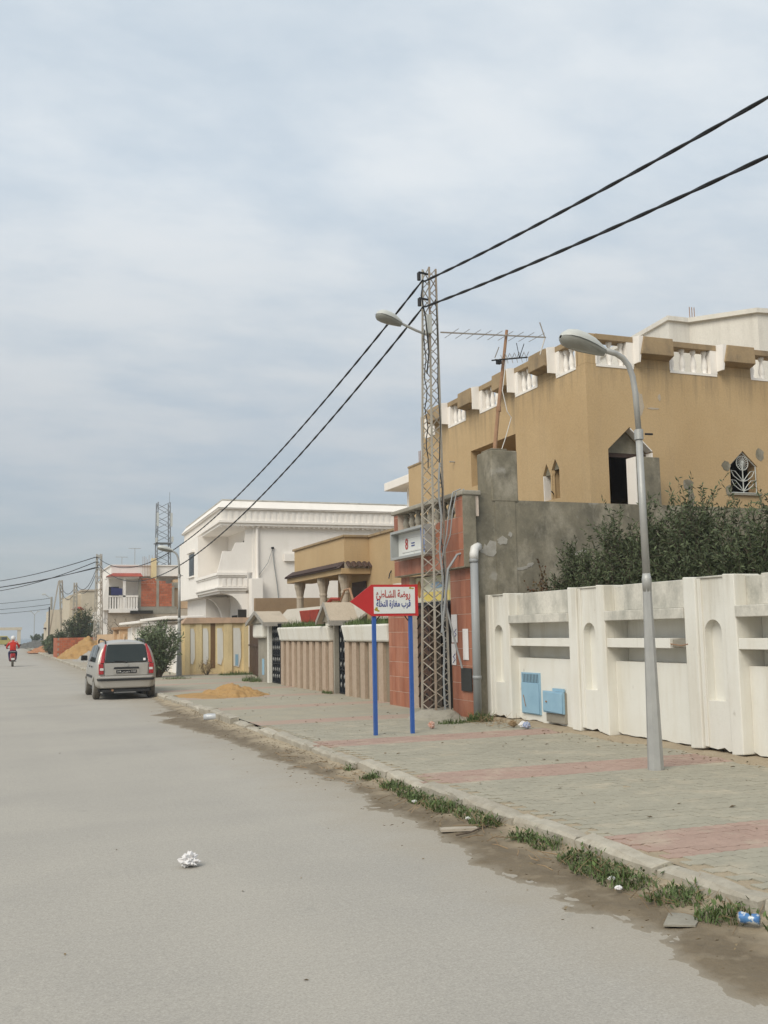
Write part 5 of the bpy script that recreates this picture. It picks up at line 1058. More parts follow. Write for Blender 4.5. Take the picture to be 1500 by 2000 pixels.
# side glass, pillars, trim
def spanel(name, mat, pts, s, o=.006, th=.012, bevel=0):
    def hx(z): return (.775 + o) if z < .93 else .775 + o - (z - .93) * .245
    P = [cpt(s * hx(z), y, z) for y, z in pts] + [cpt(s * (hx(z) - th), y, z) for y, z in pts]; k = len(pts)
    return MB().add(P, [tuple(range(k)), tuple(range(2 * k - 1, k - 1, -1))] + [(i, (i + 1) % k, k + (i + 1) % k, k + i) for i in range(k)]).build(name, mat, car, bevel=bevel)
for s in (-1, 1):
    spanel('side_window', GLASSD, [(.36, .97), (.75, .97), (.75, 1.38), (.46, 1.38)], s); spanel('side_window', GLASSD, [(.82, .97), (1.5, .97), (1.5, 1.41), (.82, 1.41)], s); spanel('side_window', GLASSD, [(1.57, .97), (2.45, .97), (2.1, 1.36), (1.57, 1.41)], s)
    d_ = spanel('rub_strip', TRIM, [(.95, .55), (2.5, .55), (2.5, .61), (.95, .61)], s, o=.03)
    for y in (1.0, 1.62): spanel('door_handle', TRIM, [(y, .82), (y + .14, .82), (y + .14, .86), (y, .86)], s, o=.022)
    mi = MB().hexa([cpt(s * .80, 2.22, .98), cpt(s * .98, 2.18, .98), cpt(s * .98, 2.30, .98), cpt(s * .80, 2.32, .98), cpt(s * .80, 2.22, 1.12), cpt(s * .97, 2.18, 1.13), cpt(s * .97, 2.30, 1.12), cpt(s * .80, 2.32, 1.12)]).build('door_mirror', TRIM, car, bevel=.02)
    MB().tube([cpt(s * .50, .34, 1.42), cpt(s * .50, .40, 1.495), cpt(s * .50, .58, 1.53), cpt(s * .50, 1.8, 1.56), cpt(s * .52, 2.0, 1.53), cpt(s * .52, 2.05, 1.45)], .02, 8).build('roof_rail', TRIM, car)
    for y in (.6, 2.92):
        w_ = thing('wheel', None, None, cpt(s * .70, y, .28)); w_.parent = car; w_.location = Vector(WO[w_.name]) - WO[car.name]
        turn = R(14) if y > 2 else 0
        prof = [(.17, -.08), (.255, -.085), (.28, -.06), (.285, 0), (.28, .06), (.255, .085), (.17, .08)]
        tb = MB(); k = 22; V = []
        for (r_, t_) in prof:
            for i in range(k): a = 2 * math.pi * i / k; V.append(cpt(s * .70 + t_ * math.cos(turn) + 0, y + r_ * math.cos(a) + t_ * math.sin(turn) * 0, .285 + r_ * math.sin(a)))
        F = [(i * k + j, i * k + (j + 1) % k, (i + 1) * k + (j + 1) % k, (i + 1) * k + j) for i in range(len(prof) - 1) for j in range(k)]
        tb.add(V, F + [tuple(range(k)), tuple((len(prof) - 1) * k + j for j in range(k))]).build('tyre', TYRE, w_)
        V = [cpt(s * (.70 + .07 + q), y + r_ * math.cos(2 * math.pi * i / 16), .285 + r_ * math.sin(2 * math.pi * i / 16)) for (r_, q) in ((.185, .005), (.17, .02), (.06, .025)) for i in range(16)]
        MB().add(V, [(i * 16 + j, i * 16 + (j + 1) % 16, (i + 1) * 16 + (j + 1) % 16, (i + 1) * 16 + j) for i in range(2) for j in range(16)] + [tuple(32 + j for j in range(16))]).build('hub_cap', ALLOY, w_)
MB().box(CX - .68, CX + .68, CY + .3, CY + 3.3, .2, .26).build('underbody', TRIM, car)
MB().tube([cpt(-.35, -.03, .25), cpt(-.35, .3, .25)], .03, 8).build('exhaust', RUST, car)
MB().box(CX - .55, CX - .3, CY + .1, CY + .45, .16, .25).build('silencer', TRIM, car)
MB().tube([cpt(0, .42, 1.53), cpt(0, .36, 1.62)], .008, 5).build('aerial', TRIM, car)

# ================================================================== SCOOTER AND RIDER
MX, MY = .93, 62.0
mc = thing('motor_scooter', 'red motor scooter riding away down the street', 'scooter', (MX, MY, 0))
def wheel(y, r_, nm='wheel'):
    k = 18; pr = [(r_ - .07, -.05), (r_ - .01, -.055), (r_, 0), (r_ - .01, .055), (r_ - .07, .05)]
    V = [(MX + t_, y + q * math.cos(2 * math.pi * i / k), r_ + q * math.sin(2 * math.pi * i / k)) for (q, t_) in pr for i in range(k)]
    MB().add(V, [(i * k + j, i * k + (j + 1) % k, (i + 1) * k + (j + 1) % k, (i + 1) * k + j) for i in range(4) for j in range(k)] + [tuple(range(k)), tuple(4 * k + j for j in range(k))]).build(nm, TYRE, mc)
wheel(MY - .1, .27); wheel(MY + 1.1, .27)
SCR = M('scooter_red', (.47, .02, .025), rough=.3, bump=0, spec=.6)
MB().hexa([(MX - .1, MY - .32, .5), (MX + .1, MY - .32, .5), (MX + .16, MY + .45, .35), (MX - .16, MY + .45, .35), (MX - .12, MY - .38, .76), (MX + .12, MY - .38, .76), (MX + .15, MY + .5, .74), (MX - .15, MY + .5, .74)]).build('tail_body', SCR, mc, bevel=.04)
MB().hexa([(MX - .07, MY - .4, .33), (MX + .07, MY - .4, .33), (MX + .07, MY, .56), (MX - .07, MY, .56), (MX - .08, MY - .42, .5), (MX + .08, MY - .42, .5), (MX + .08, MY, .62), (MX - .08, MY, .62)]).build('mudguard', TRIM, mc, bevel=.02)
MB().box(MX - .09, MX + .09, MY - .43, MY - .41, .38, .5).build('number_plate', PVCW, mc); MB().box(MX - .1, MX + .1, MY - .41, MY - .38, .62, .7).build('tail_light', LAMPR, mc, bevel=.01)
MB().box(MX - .16, MX + .16, MY - .3, MY + .55, .745, .83).build('seat', BLACK, mc, bevel=.03)
rk = MB().bar((MX - .12, MY - .45, .86), (MX - .12, MY - .05, .84), .025).build('luggage_rack', GALV, mc); MB().bar((MX + .12, MY - .45, .86), (MX + .12, MY - .05, .84), .025).build('rail', GALV, rk); MB().bar((MX - .14, MY - .45, .865), (MX + .14, MY - .45, .865), .025).build('rail', GALV, rk)
MB().hexa([(MX - .18, MY + .75, .3), (MX + .18, MY + .75, .3), (MX + .15, MY + .95, .3), (MX - .15, MY + .95, .3), (MX - .2, MY + .7, .85), (MX + .2, MY + .7, .85), (MX + .12, MY + .82, .9), (MX - .12, MY + .82, .9)]).build('leg_shield', SCR, mc, bevel=.02)
MB().box(MX - .16, MX + .16, MY + .4, MY + .8, .28, .34).build('foot_board', TRIM, mc)
hd = MB().tube([(MX - .34, MY + .62, 1.02), (MX - .12, MY + .72, 1.05), (MX + .12, MY + .72, 1.05), (MX + .34, MY + .62, 1.02)], .018, 6).build('handlebar', TRIM, mc)
MB().tube([(MX, MY + .72, 1.05), (MX, MY + .95, .5), (MX, MY + 1.1, .27)], .03, 6).build('fork', TRIM, mc)
for s in (-1, 1):
    MB().tube([(MX + s * .28, MY + .66, 1.04), (MX + s * .4, MY + .66, 1.2)], .007, 4).build('mirror_stalk', TRIM, hd); MB().lathe([(.05, -.04), (.06, 0), (.05, .04)], 8, (MX + s * .4, MY + .66, 1.22)).build('mirror', TRIM, hd)
MB().tube([(MX + .16, MY + .1, .3), (MX + .17, MY - .35, .36)], .04, 8).build('exhaust', GALV, mc)
# rider: one continuous skinned figure, seen from behind
J = {'pel': (0, .12, .90), 'sp': (0, .10, 1.10), 'ch': (0, .12, 1.30), 'nk': (0, .16, 1.46), 'hd': (0, .2, 1.56), 'hd2': (0, .21, 1.66)}
Rr = {'pel': (.16, .13), 'sp': (.155, .12), 'ch': (.18, .13), 'nk': (.062, .062), 'hd': (.085, .09), 'hd2': (.08, .09)}
ed = [('pel', 'sp'), ('sp', 'ch'), ('ch', 'nk'), ('nk', 'hd'), ('hd', 'hd2')]
for s, k in ((-1, 'l'), (1, 'r')):
    J.update({k + 'sh': (s * .19, .13, 1.37), k + 'el': (s * .33, .22, 1.14), k + 'wr': (s * .33, .50, 1.06), k + 'ha': (s * .32, .60, 1.04), k + 'hp': (s * .10, .13, .86), k + 'kn': (s * .19, .55, .80), k + 'an': (s * .17, .52, .42), k + 'to': (s * .17, .68, .36)})
    Rr.update({k + 'sh': (.075, .075), k + 'el': (.058, .058), k + 'wr': (.045, .045), k + 'ha': (.04, .045), k + 'hp': (.10, .10), k + 'kn': (.075, .075), k + 'an': (.05, .05), k + 'to': (.04, .045)})
    ed += [('ch', k + 'sh'), (k + 'sh', k + 'el'), (k + 'el', k + 'wr'), (k + 'wr', k + 'ha'), ('pel', k + 'hp'), (k + 'hp', k + 'kn'), (k + 'kn', k + 'an'), (k + 'an', k + 'to')]
ks = list(J); me = bpy.data.meshes.new('person'); me.from_pydata([J[k] for k in ks], [(ks.index(a), ks.index(b)) for a, b in ed], [])
po = bpy.data.objects.new('tmp', me); COL.objects.link(po)
po.modifiers.new('skin', 'SKIN'); sv = me.skin_vertices[0].data
for i, k in enumerate(ks): sv[i].radius = Rr[k]; sv[i].use_root = (k == 'pel')
ss = po.modifiers.new('s', 'SUBSURF'); ss.levels = 1
bpy.context.view_layer.update()
me2 = bpy.data.meshes.new_from_object(po.evaluated_get(bpy.context.evaluated_depsgraph_get())); bpy.data.objects.remove(po)
me2.materials.clear()
for m in (REDJ, JEANS, M('skin', (.36, .21, .14), bump=0)): me2.materials.append(m)
for p in me2.polygons:
    c = p.center; p.use_smooth = True
    p.material_index = 1 if c.z < .93 and not (abs(c.x) > .25 and c.z > 1.0) else (2 if c.z > 1.49 or (c.y > .54 and c.z > .98) else 0)
ri = piece('person', me2, (MX, MY, 0), None)
tag(ri, 'scooter rider in red jacket, blue trousers and white helmet seen from behind', 'person')
MB().lathe([(.10, -.06), (.125, .0), (.128, .06), (.11, .13), (.06, .17), (.01, .185)], 14, (MX, MY + .2, 1.58)).build('helmet', HELM, ri, smooth=True)
for s in (-1, 1): MB().tube([(MX + s * .04, MY + .02, 1.43), (MX + s * .14, MY + .03, 1.41), (MX + s * .22, MY + .06, 1.34)], .014, 5).build('jacket_stripe', CLOTHW, ri)

# ================================================================== PLANTS
def rv(k=1.): return Vector((random.gauss(0, k), random.gauss(0, k), random.gauss(0, k)))
def shrub(name, label, cat, base, rx, ry, h, nst, ntw, nlf, L_, W_, mat, group=None, low=.25, trunk=.03, up=.5, spread=1.0, xmin=-99):
    t = thing(name, label, cat, base, group)
    wd = MB(); lf = MB(); b = Vector(base)
    for s in range(nst):
        a = random.uniform(0, 6.283); q = math.sqrt(random.random()) * spread
        hh = h * (1 - .38 * q * q) * random.uniform(.80, 1.0)
        tip = b + Vector((rx * q * math.cos(a), ry * q * math.sin(a), hh)); p0 = b + Vector((.12 * rx * math.cos(a), .12 * ry * math.sin(a), 0))
        mid = p0.lerp(tip, .5) + Vector((math.cos(a) * rx * .12, math.sin(a) * ry * .12, .05 * h)) + rv(.04 * h)
        C = [(p0 * (1 - u) ** 2 + mid * 2 * u * (1 - u) + tip * u * u) for u in [i / 7 for i in range(8)]]
        wd.tube(C, [trunk * (1 - .85 * i / 7) for i in range(8)], 5)
        for w_ in range(ntw):
            u = low + (1 - low) * (w_ + random.random()) / ntw; i = min(6, int(u * 7)); st = C[i].lerp(C[i + 1], u * 7 - i)
            out = (st - b); out.z *= .3
            d = (out.normalized() * random.uniform(.2, 1) + rv(.6) + Vector((0, 0, up))).normalized(); tl_ = h * random.uniform(.09, .2)
            e = st + d * tl_
            if e.x < xmin or st.x < xmin: continue
            wd.tube([st, st + d * tl_ * .5 + rv(.01), e], [trunk * .22, trunk * .16, trunk * .07], 3, cap=False)
            for k in range(nlf):
                v = .15 + .85 * (k + random.random()) / nlf; pp = st.lerp(e, v)
                if pp.x < xmin: continue
                ld = (d * random.uniform(.3, 1.0) + rv(.6) + Vector((0, 0, .12))).normalized(); u1, v1 = perp(ld); ang = random.uniform(0, 3.14); sdv = u1 * math.cos(ang) + v1 * math.sin(ang)
                LL = L_ * random.uniform(.65, 1.2); ww = W_ * random.uniform(.75, 1.2); m_ = pp + ld * LL * .5 - Vector((0, 0, LL * .05))
                lf.add([pp, m_ + sdv * ww, pp + ld * LL - Vector((0, 0, LL * .1)), m_ - sdv * ww], [(0, 1, 2), (0, 2, 3)])
    wd.build('stems', BARK, t, recalc=False); lf.build('crown', mat, t, recalc=False); return t
gsh = 'dark evergreen shrubs behind the white wall'
sh = lambda lab, b, rx, ry, h, n, tw=26, lf=21: shrub('evergreen_shrub', lab, 'shrub', b, rx, ry, h, n, tw, lf, .088, .0115, OLIVE, gsh, low=.4, up=.5, trunk=.016, xmin=8.52)
same = 'dark narrow leaved evergreen shrub growing tall behind the white wall'
sh('leafy evergreen shrub behind the wall bay next to the meter boxes', (9.35, 13.3, .1), .80, .95, 3.35, 60)
sh('tall evergreen shrub rising behind the lamp post and broken bar', (9.6, 11.75, .1), .85, 1.0, 3.45, 66)
sh('tall evergreen shrub before the pointed window with flower grille', (9.55, 10.3, .1), .8, .9, 3.22, 60)
sh('broad evergreen shrub standing deeper in the garden behind the lamp', (10.0, 12.6, .1), .8, 1.0, 3.35, 56)
sh(same, (9.7, 8.8, .1), .8, .9, 3.6, 46)
sh(same, (9.6, 7.3, .1), .8, .9, 3.5, 34)
sh('lower spreading evergreen shrub below the grey side wall', (9.2, 14.45, .1), .62, .75, 2.8, 46)
shrub('rose_bush', 'sparse rose bush with reddish tips peeping over wall by the pipe', 'shrub', (8.95, 15.35, .1), .42, .34, 2.6, 26, 10, 9, .06, .02, M('rose_leaf', (.085, .075, .03), (.13, .055, .03), scale=7, rough=.5, bump=0, island=.3), low=.55, xmin=8.5, trunk=.012)
shrub('oleander', 'tall oleander bush spreading over pavement beside the far lamp', 'shrub', (5.5, 37.4, .1), .85, .85, 2.1, 46, 12, 9, .17, .019, OLEAN, low=.15, up=1.0, trunk=.014)
shrub('oleander', 'pale thin shrub against the white canopy wall', 'shrub', (6.1, 43.2, .1), .5, 1.2, 1.95, 26, 9, 8, .13, .018, M('dusty_leaf', (.12, .12, .05), (.085, .09, .035), bump=0, island=.3, scale=4), low=.2, up=.6, trunk=.02)
shrub('dry_bush', 'small dry brown bush at the foot of yellow wall', 'shrub', (7.45, 38.2, .12), .35, .25, .62, 16, 7, 5, .05, .008, DRY, low=.2, trunk=.008)
def tree(label, base, rx, ry, h, n, mat, tr=.12, cat='tree', lw=.03):
    t = shrub('street_tree', label, cat, base, rx, ry, h, n, 14, 9, .24, lw, mat, None, low=.25, trunk=.05, up=.3)
    MB().tube([Vector(base), Vector(base) + Vector((.05, 0, h * .3)), Vector(base) + Vector((0, .1, h * .6))], [tr, tr * .7, tr * .3], 8).build('trunk', BARK, t); return t
tree('dusty conical tree rising behind the low red brick wall', (6.35, 84, .1), 1.25, 1.5, 3.7, 46, OLIVE)
tree('low dark bush left of the conical tree behind brick wall', (4.85, 87, .1), .7, 1.4, 2.1, 28, OLIVE, .06, 'bush')
tree('dark shrub spilling over the kerb past the brick wall', (4.6, 96, .1), .7, 2.5, 1.6, 36, OLEAN, .05, 'bush')
def twig(mb, p, d, l_, r_, k):
    e = p + d * l_; mb.tube([p, p.lerp(e, .5) + rv(.05), e], [r_, r_ * .8, r_ * .6], 4, cap=False)
    if k:
        for _ in range(3): twig(mb, p.lerp(e, random.uniform(.5, 1)), (d + rv(.5)).normalized(), l_ * .68, r_ * .6, k - 1)
for q in ((7.4, 66), (9.0, 68), (10.4, 70)):
    bt = thing('bare_tree', 'leafless twiggy tree before the beige ground floor of the brick house', 'tree', (q[0], q[1], .1), 'bare trees by the brick house')
    mb = MB(); twig(mb, Vector((q[0], q[1], .1)), Vector((random.uniform(-.2, .2), 0, 1)).normalized(), 1.5, .05, 4); mb.build('branches', BARK, bt, recalc=False)

def kz(x, y): return .045 if x < 3.97 else .13
tw = [(3.93, 10.65, .20, .17), (3.9, 9.93, .17, .3), (3.86, 9.4, .16, .2), (3.86, 9.05, .2, .25), (3.86, 8.6, .2, .26), (3.9, 8.17, .17, .16), (3.86, 7.8, .15, .2), (3.86, 7.1, .15, .22), (3.88, 6.8, .16, .16), (3.86, 6.3, .2, .2), (3.8, 5.98, .22, .24), (3.78, 5.65, .22, .2), (3.82, 5.2, .22, .18), (3.84, 4.78, .22, .17), (3.94, 4.45, .1, .1), (3.9, 11.4, .08, .12)]
for i, (x, y, rx, ry) in enumerate(tw):
    mb = MB(); blades(mb, x, y, lambda a, b: .03, rx * .85, ry, int(1250 * rx * ry * 6), .074, .0044, 1.8)
    for _ in range(int(60 * rx * 5)):           # broad weed leaves low in the clump
        p = Vector((x + random.gauss(0, rx * .5), y + random.gauss(0, ry * .5), .05 + random.random() * .05)); d = (rv(.6) + Vector((0, 0, .6))).normalized(); u1, v1 = perp(d); l_ = random.uniform(.02, .05)
        mb.add([p, p + d * l_ * .5 + u1 * l_ * .25, p + d * l_, p + d * l_ * .5 - u1 * l_ * .25], [(0, 1, 2, 3)])
    wl = {9: 'weeds with broad leaves and a dry stalk by two white scraps', 11: 'widest green weed clump next to the flat slab fragment', 12: 'grass clump right behind the sunken slab fragment', 13: 'weed clump in which the crushed can lies', 5: 'weed clump touching the end of the broken board', 0: 'highest isolated grass tuft up the gutter toward the sign'}.get(i, 'green clump of grass and weeds growing in the gutter against the kerb')
    t = thing('weed_clump', wl, 'weeds', (x, y, .03), 'weed clumps along the kerb')
    mb.build('blades', GRASS, t, recalc=False, kind='stuff')
    if i in (1, 4, 6, 9, 10, 12, 13):
        m2 = MB()
        for _ in range(26):
            a = random.uniform(0, 6.28); p = Vector((x + random.gauss(0, rx * .6), y + random.gauss(0, ry * .6), .035)); d = Vector((math.cos(a), math.sin(a), random.uniform(.1, 1.2))).normalized(); m2.tube([p, p + d * .07, p + d * .13 + rv(.015)], [.0025, .002, .001], 3, cap=False)
        m2.build('dry_stalks', DRY, t, recalc=False, kind='stuff')
for (lab, x, y, rx, ry, h, n) in (('dense green weeds at the foot of the grey drain pipe', 7.55, 15.35, .22, .2, .17, 520), ('flat sparse weeds on paving before the lattice pole foot', 7.05, 15.25, .3, .14, .09, 240), ('grass patch on paving below the yellow wall', 8.4, 37.4, .7, .55, .16, 700), ('grass tuft at the foot of the striped wall', 7.75, 24.3, .12, .3, .1, 160), ('grass tuft at the gate pier of the striped wall', 7.7, 32.0, .3, .8, .2, 400), ('small grass tuft near the oleander and far lamp', 5.9, 35.6, .5, .3, .1, 240)):
    t = thing('weed_clump', lab, 'weeds', (x, y, .12)); mb = MB(); blades(mb, x, y, .12, rx, ry, n, h, .006, .9); mb.build('blades', GRASS, t, recalc=False, kind='stuff')

# ================================================================== LITTER
def crumple(name, label, mat, c, r_, sz=.7, seed=0, cat='litter', group=None, fold=.5):
    bm = bmesh.new(); bmesh.ops.create_icosphere(bm, subdivisions=4, radius=1)
    for v in bm.verts:
        p = v.co.copy(); k = 1 + fold * (abs(fn(p.x, p.y, p.z + seed, 1.4)) - .3) + fold * .4 * (abs(fn(p.x, p.y, p.z + seed, 3.4)) - .2) + .05 * fn(p.x, p.y, p.z + seed, 9)
        v.co = Vector((p.x * k * r_, p.y * k * r_ * .85, p.z * k * r_ * sz))
    me = bpy.data.meshes.new(name); bm.to_mesh(me); bm.free(); me.materials.append(mat)
    zb = min(v.co.z for v in me.vertices)
    return tag(piece(name, me, (c[0], c[1], c[2] - zb * .85), None), label, cat, group)
crumple('crumpled_paper', 'crumpled ball of white paper lying on the asphalt', PAPER, (1.33, 7.46, 0), .060, .66, 3.3, fold=1.1)
cn = thing('drink_can', 'crushed blue and orange drink can in the kerb weeds', 'can', (3.8, 4.55, .05))
ca = Vector((3.775, 4.60, .085)); cbv = Vector((3.86, 4.53, .075)); k = 16
cm = M('can_print', (.10, .24, .45), (.06, .15, .36), scale=22, rough=.4, bump=0, metal=.1, spot=((.60, .62, .60), 26, .50, .9), streak=(.60, .22, .04), samt=.95, slo=.56, shi=.58, vstretch=8)
MB().tube([ca.lerp(cbv, u) + rv(.001) for u in (0, .1, .3, .5, .7, .9, 1)], [.022, .030, .029, .025, .028, .030, .024], k).build('body', cm, cn, smooth=True)
MB().tube([ca, ca + (ca - cbv).normalized() * .004], .024, k).build('end_cap', ALU, cn)
bt_ = thing('plastic_bottle', 'clear flattened plastic bottle lying against the broken kerb', 'bottle', (3.88, 19.45, .02))
MB().tube([(3.75, 19.5, .07), (3.82, 19.47, .075), (3.98, 19.4, .075), (4.04, 19.36, .07), (4.08, 19.35, .065)], [.06, .07, .07, .03, .02], 10).build('body', M('milky_plastic', (.50, .52, .54), rough=.2, bump=0, spec=.6), bt_, smooth=True)
MB().tube([(4.08, 19.35, .065), (4.11, 19.34, .065)], .022, 8).build('cap', PVCW, bt_)
tag(MB().hexa([(3.42, 7.72, .016), (3.70, 7.62, .02), (3.72, 7.70, .02), (3.45, 7.82, .018), (3.42, 7.72, .036), (3.70, 7.62, .045), (3.72, 7.70, .042), (3.45, 7.82, .036)]).build('board_offcut', M('grey_wood', (.42, .37, .30), (.34, .29, .23), bump=.3), None), 'broken flat board lying in the wet gutter silt', 'board')
tag(MB().tube([(3.45, 7.5, .03), (3.58, 7.52, .035), (3.7, 7.6, .04), (3.86, 7.7, .045)], .007, 5).build('twig', BARK, None), 'thin curved twig in the silt beside the broken board', 'twig')
tag(MB().hexa([(3.45, 4.82, .016), (3.62, 5.0, .018), (3.76, 4.88, .02), (3.6, 4.74, .016), (3.45, 4.82, .026), (3.62, 5.0, .028), (3.76, 4.88, .03), (3.6, 4.74, .026)]).build('flat_slab', CONC, None), 'flat grey slab fragment half sunk in the wet silt', 'slab')
crumple('orange_scrap', 'small orange and white scrap on paving near the lattice pole', M('orange_scrap', (.5, .12, .03), (.6, .55, .5), scale=30, bump=0), (6.35, 14.6, .13), .05, 1.1, 5)
for i, (x, y, lab) in enumerate([(3.72, 5.72, 'white paper scrap beside the longest kerb weeds'), (3.62, 5.5, 'second white paper scrap by the kerb weeds'), (3.72, 9.0, 'pale torn wrapper in weeds up the gutter'), (3.8, 8.0, 'white scrap caught in weeds near the broken board')]):
    crumple('paper_scrap', lab, PAPER, (x, y, .04), .025, .5, 11 + i, 'litter', 'paper scraps in the gutter')
for i, (x, y, m, lab) in enumerate([(7.55, 13.75, M('carton', (.55, .53, .5), (.15, .25, .5), scale=30, bump=0), 'crushed white and blue carton below the meter boxes'), (7.6, 13.95, PAPER, 'torn white wrapper below the meter boxes'), (7.5, 14.1, DRY, 'brown dead weed litter below the meter boxes')]):
    crumple('wrapper', lab, m, (x, y, .14), .06, .8, 20 + i)
mb = MB()
for _ in range(60):
    p = Vector((random.uniform(7.2, 7.8), random.uniform(14.0, 15.2), .14)); d = Vector((random.gauss(0, 1), random.gauss(0, 1), random.uniform(0, .8))).normalized(); mb.tube([p, p + d * .12, p + d * .22 + rv(.02)], [.004, .003, .001], 3, cap=False)
tag(mb.build('dead_stalks', DRY, None, recalc=False), 'dead brown stalks heaped at the left end of the white wall', 'dead plants', kind='stuff')
# loose leaves, crumbs of soil and pebbles nobody could count
mb = MB()
def bit(x, y, z, s):
    a = random.uniform(0, 6.28); p = Vector((x, y, z)); u = Vector((math.cos(a), math.sin(a), random.uniform(-.2, .3))); v = Vector((-math.sin(a), math.cos(a), random.uniform(-.2, .3)))
    mb.add([p - u * s, p - v * s * .45 + Vector((0, 0, s * .3)), p + u * s, p + v * s * .45 + Vector((0, 0, s * .2)), p + Vector((0, 0, -.002))], [(0, 1, 2, 3), (0, 4, 1), (1, 4, 2), (2, 4, 3), (3, 4, 0)])
for _ in range(150): bit(random.uniform(4.2, 7.7), random.uniform(4.5, 26), .139, random.uniform(.01, .035))
for _ in range(1100): bit(4.0 - abs(random.gauss(0, .40)), random.uniform(3, 22), .05, random.uniform(.006, .022))
for _ in range(90): bit(7.75 - abs(random.gauss(0, .22)), random.uniform(8, 16), .15, random.uniform(.01, .03))
for _ in range(34): bit(random.uniform(-3, 3.2), random.uniform(3.5, 22), .004, random.uniform(.006, .016))
bit(.35, 4.25, .006, .022)
tag(mb.build('leaf_litter', M('leaf_litter', (.13, .095, .055), (.22, .17, .10), bump=0, island=.4, scale=8), None, recalc=False), 'scattered dead leaves, soil crumbs and pebbles on paving and gutter', 'leaf litter', kind='stuff')
mb = MB()
for _ in range(70):
    p = Vector((random.uniform(3.45, 3.95), random.uniform(6, 13.5), .045)); a = random.gauss(1.57, .8); d = Vector((math.cos(a), math.sin(a), random.uniform(-.02, .12))); mb.tube([p, p + d * .09 + rv(.008), p + d * random.uniform(.12, .3)], [.004, .0035, .002], 4, cap=False)
tag(mb.build('twig_litter', DRY, None, recalc=False), 'dry twigs and straws washed along the gutter', 'twigs', kind='stuff')

# ================================================================== FAR POLES, CABLES, TOWER AND STREET END
def far_pole(label, x, y, h, w0=.4, w1=.2, lamp=False):
    t = thing('lattice_pole', label, 'power pole', (x, y, .1), 'far power poles')
    lattice(t, (x, y, .1), (x, y, h), w0, w1, int(h * 2.2), .4, .03, .018, joined=True); return t
fp = far_pole('lattice power pole standing before the brick house balcony', 6.9, 76, 7.6, .55, .3)
for z in (7.35, 7.0, 6.6): MB().bar((6.9, 75.9, z), (6.55, 75.8, z), .05).build('bracket', IRON, fp)
far_pole('lattice power pole by the yellow turret', 6.35, 91.5, 6.3)
ap = thing('a_frame_pole', 'two legged A shaped power pole beyond the conical tree', 'power pole', (5.9, 108, .1))
lattice(ap, (6.45, 108, .1), (6.05, 108, 7.4), .35, .25, 14, .4, .035, .02, joined=True)
MB().bar((4.75, 108, .1), (5.85, 108, 7.3), .12).build('raking_leg', LATT, ap)
pp = thing('timber_pole', 'grey post with raised lamp near the street end', 'power pole', (8.4, 175, .1))
MB().tube([(8.4, 175, 0), (8.4, 175, 8.2)], [.22, .16], 8).build('post', CONC, pp); MB().tube([(8.3, 175, 7.9), (7.4, 175, 8.6)], .07, 6).build('arm', GALV, pp); MB().box(6.9, 7.5, 174.8, 175.2, 8.5, 8.75).build('lamp_head', LAMPH, pp, bevel=.05)
MB().tube([(4.85, 105, .1), (4.85, 105, 4.6)], .07, 6).build('service_post', IRON, ap)
cg = 'cables crossing to the far side of the street'
ends = [(7.35, 8.4, 1.1), (7.0, 7.9, 1.6), (6.6, 7.6, .9), (6.55, 7.0, .6)]
for z0, z1, sg_ in ends: cable('thin black cable crossing the street from the far lattice pole', span((6.6, 75.8, z0), (-10, 130, z1), sg_, 40), .03, 0, 1, 1, cg)
for z0 in (8.0, 7.0, 6.3): cable('thin black cable crossing the street from the far lamp post', span((8.3, 175, z0), (-14, 190, z0 - .6), .5, 30), .04, 0, 1, 1, 'cables at the street end')
for z0, s in ((6.5, 1.4), (6.2, 1.6)): cable('slack black cable dropping from far lattice pole to turret pole', span((6.8, 76, z0 + .3), (6.4, 91.5, z0 - .3), .9 + s * .1, 20), .022, 0, 1, 1, 'slack cables past the brick house')
for z0 in (6.0, 5.5): cable('slack black cable between turret pole and A shaped pole', span((6.35, 91.5, z0), (6.05, 108, z0 + .9), .8, 16), .025, 0, 1, 1, 'cables between the far poles')
lt_ = thing('twin_street_lamp', 'slim twin headed street lamp far off by the sea', 'street lamp', (6.8, 205, 0))
MB().tube([(6.8, 205, 0), (6.8, 205, 6.0)], .08, 6).build('shaft', GALV, lt_)
for s in (-1, 1): MB().tube([(6.8, 205, 5.9), (6.8 + s * .5, 205, 6.5), (6.8 + s * .7, 205, 6.55)], .06, 5).build('arm', GALV, lt_); MB().box(6.8 + s * .7 - .25, 6.8 + s * .7 + .25, 204.9, 205.1, 6.5, 6.65).build('lamp_head', LAMPH, lt_)
tt = thing('telecom_mast', 'grey telecom lattice mast with panel antennas behind the villa', 'mast', (22.7, 150, 0))
lattice(tt, (22.7, 150, 0), (22.7, 150, 21.1), 2.2, 1.75, 22, math.pi / 4, .07, .035, joined=True, mat=M('mast_steel', (.20, .21, .22), bump=0))
MS = MATS['mast_steel']
for k, (x, z) in enumerate(((21.75, 18.5), (23.75, 18.5), (21.6, 15.4), (23.9, 15.6))): MB().box(x - .14, x + .14, 148.8, 149.1, z - 1.0 if k < 2 else z - .4, z + 1.0 if k < 2 else z + .4).build('panel_antenna', LAMPH, tt)
B('platform', MS, tt, 21.5, 23.9, 148.8, 151.2, 15.0, 15.12); MB().lathe([(.1, -.1), (.45, 0), (.45, .1), (.1, .15)], 12, (21.6, 148.9, 12.2)).build('dish', LAMPH, tt)
MB().tube([(23.5, 149.2, 21), (23.5, 149.2, 22.6)], .03, 4).build('lightning_rod', MS, tt)
gt = thing('street_gateway', 'bare concrete gateway frame across the end of street', 'gateway', (0, 196, 0))
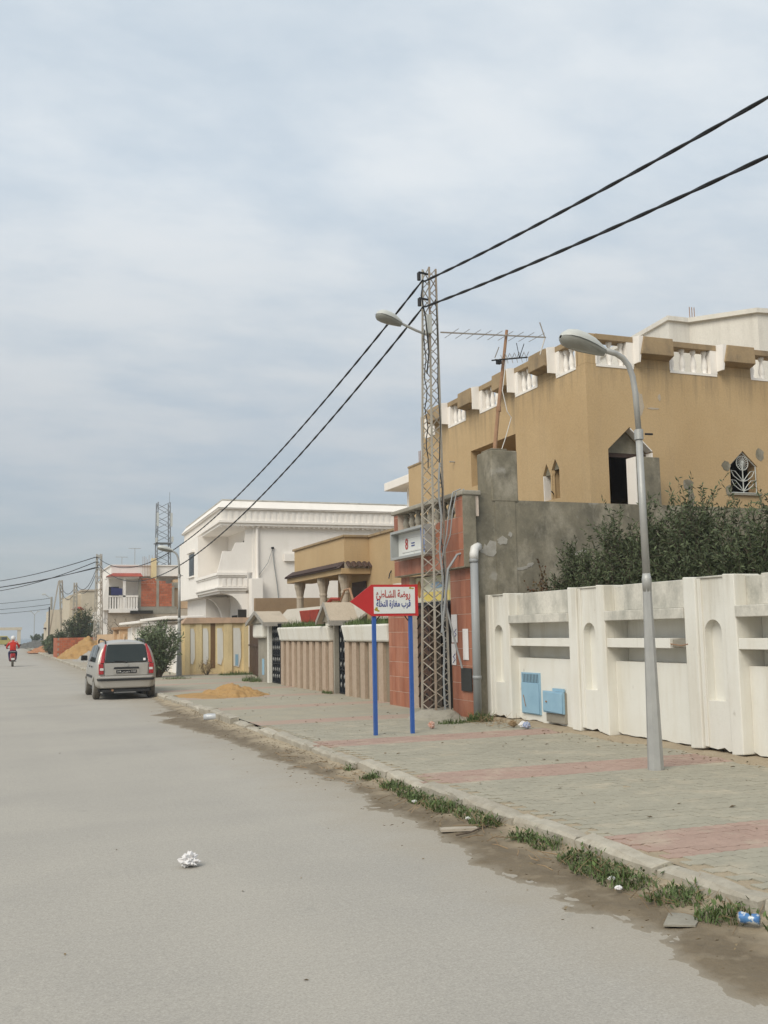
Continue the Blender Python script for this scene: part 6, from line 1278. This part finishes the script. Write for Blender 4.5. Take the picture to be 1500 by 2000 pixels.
for x in (-8.5, 3.6): B('post', CREAM, gt, x, x + .6, 196, 196.6, 0, 3.0)
B('beam', CREAM, gt, -8.7, 4.4, 195.9, 196.7, 3.001, 3.5)
vn = thing('yellow_van', 'small yellow van on the cross road at the street end', 'van', (1.2, 209, 0))
MB().prism([(-1.9, .35), (3.0, .35), (3.1, 1.0), (2.7, 1.15), (2.0, 2.0), (-1.7, 2.05), (-1.9, 1.2)], 'y', 208.2, 209.9).build('body', CYEL, vn, bevel=.08)
for (a, b) in ((-1.5, -.4), (-.2, .8), (.95, 2.0)): B('window', GLASSD, vn, a, b, 208.17, 208.199, 1.25, 1.8)
for x in (-1.1, 2.2): MB().tube([(x, 208.15, .33), (x, 208.4, .33)], .33, 14).build('wheel', TYRE, vn)
for i, (x, y, m, h, rx) in enumerate([(5.6, 168, M('dark_heap', (.12, .115, .10), bump=.3), 1.1, 3.2), (11, 185, M('dark_heap', (.12, .115, .10), bump=.3), 1.9, 7.5)]): heap('earth_mound', ['grey earth mound past the far sand heap', 'long dark earth mound on the shore'][i], m, (x, y, -.05), rx, 5, h, 30 + i, 'mound', .9)
for i, (x, y) in enumerate(((6.6, 190), (8.3, 192), (9.6, 191), (10.8, 193))): tree('small dark round bush on the shore mounds', (x, y, .8), .8, .8, 1.5, 14, OLEAN, .1, 'bush', .07)['group'] = 'dark bushes on the shore'

# ================================================================== AIR
hz_ = MB().box(-6000, 6000, -400, 9400, -2.2, 32).build('haze', None, None)
hm = bpy.data.materials.new('haze'); hm.use_nodes = True; hn = hm.node_tree.nodes; hl = hm.node_tree.links; hn.clear()
ho = hn.new('ShaderNodeOutputMaterial'); hv = hn.new('ShaderNodeVolumePrincipled'); hv.inputs['Color'].default_value = (.84, .90, .96, 1); hv.inputs['Density'].default_value = .0008; hl.new(hv.outputs[0], ho.inputs['Volume'])
hz_.data.materials.clear(); hz_.data.materials.append(hm); hz_['kind'] = 'stuff'; hz_['label'] = 'thin pale sea haze filling the air of the whole street'; hz_['category'] = 'haze'
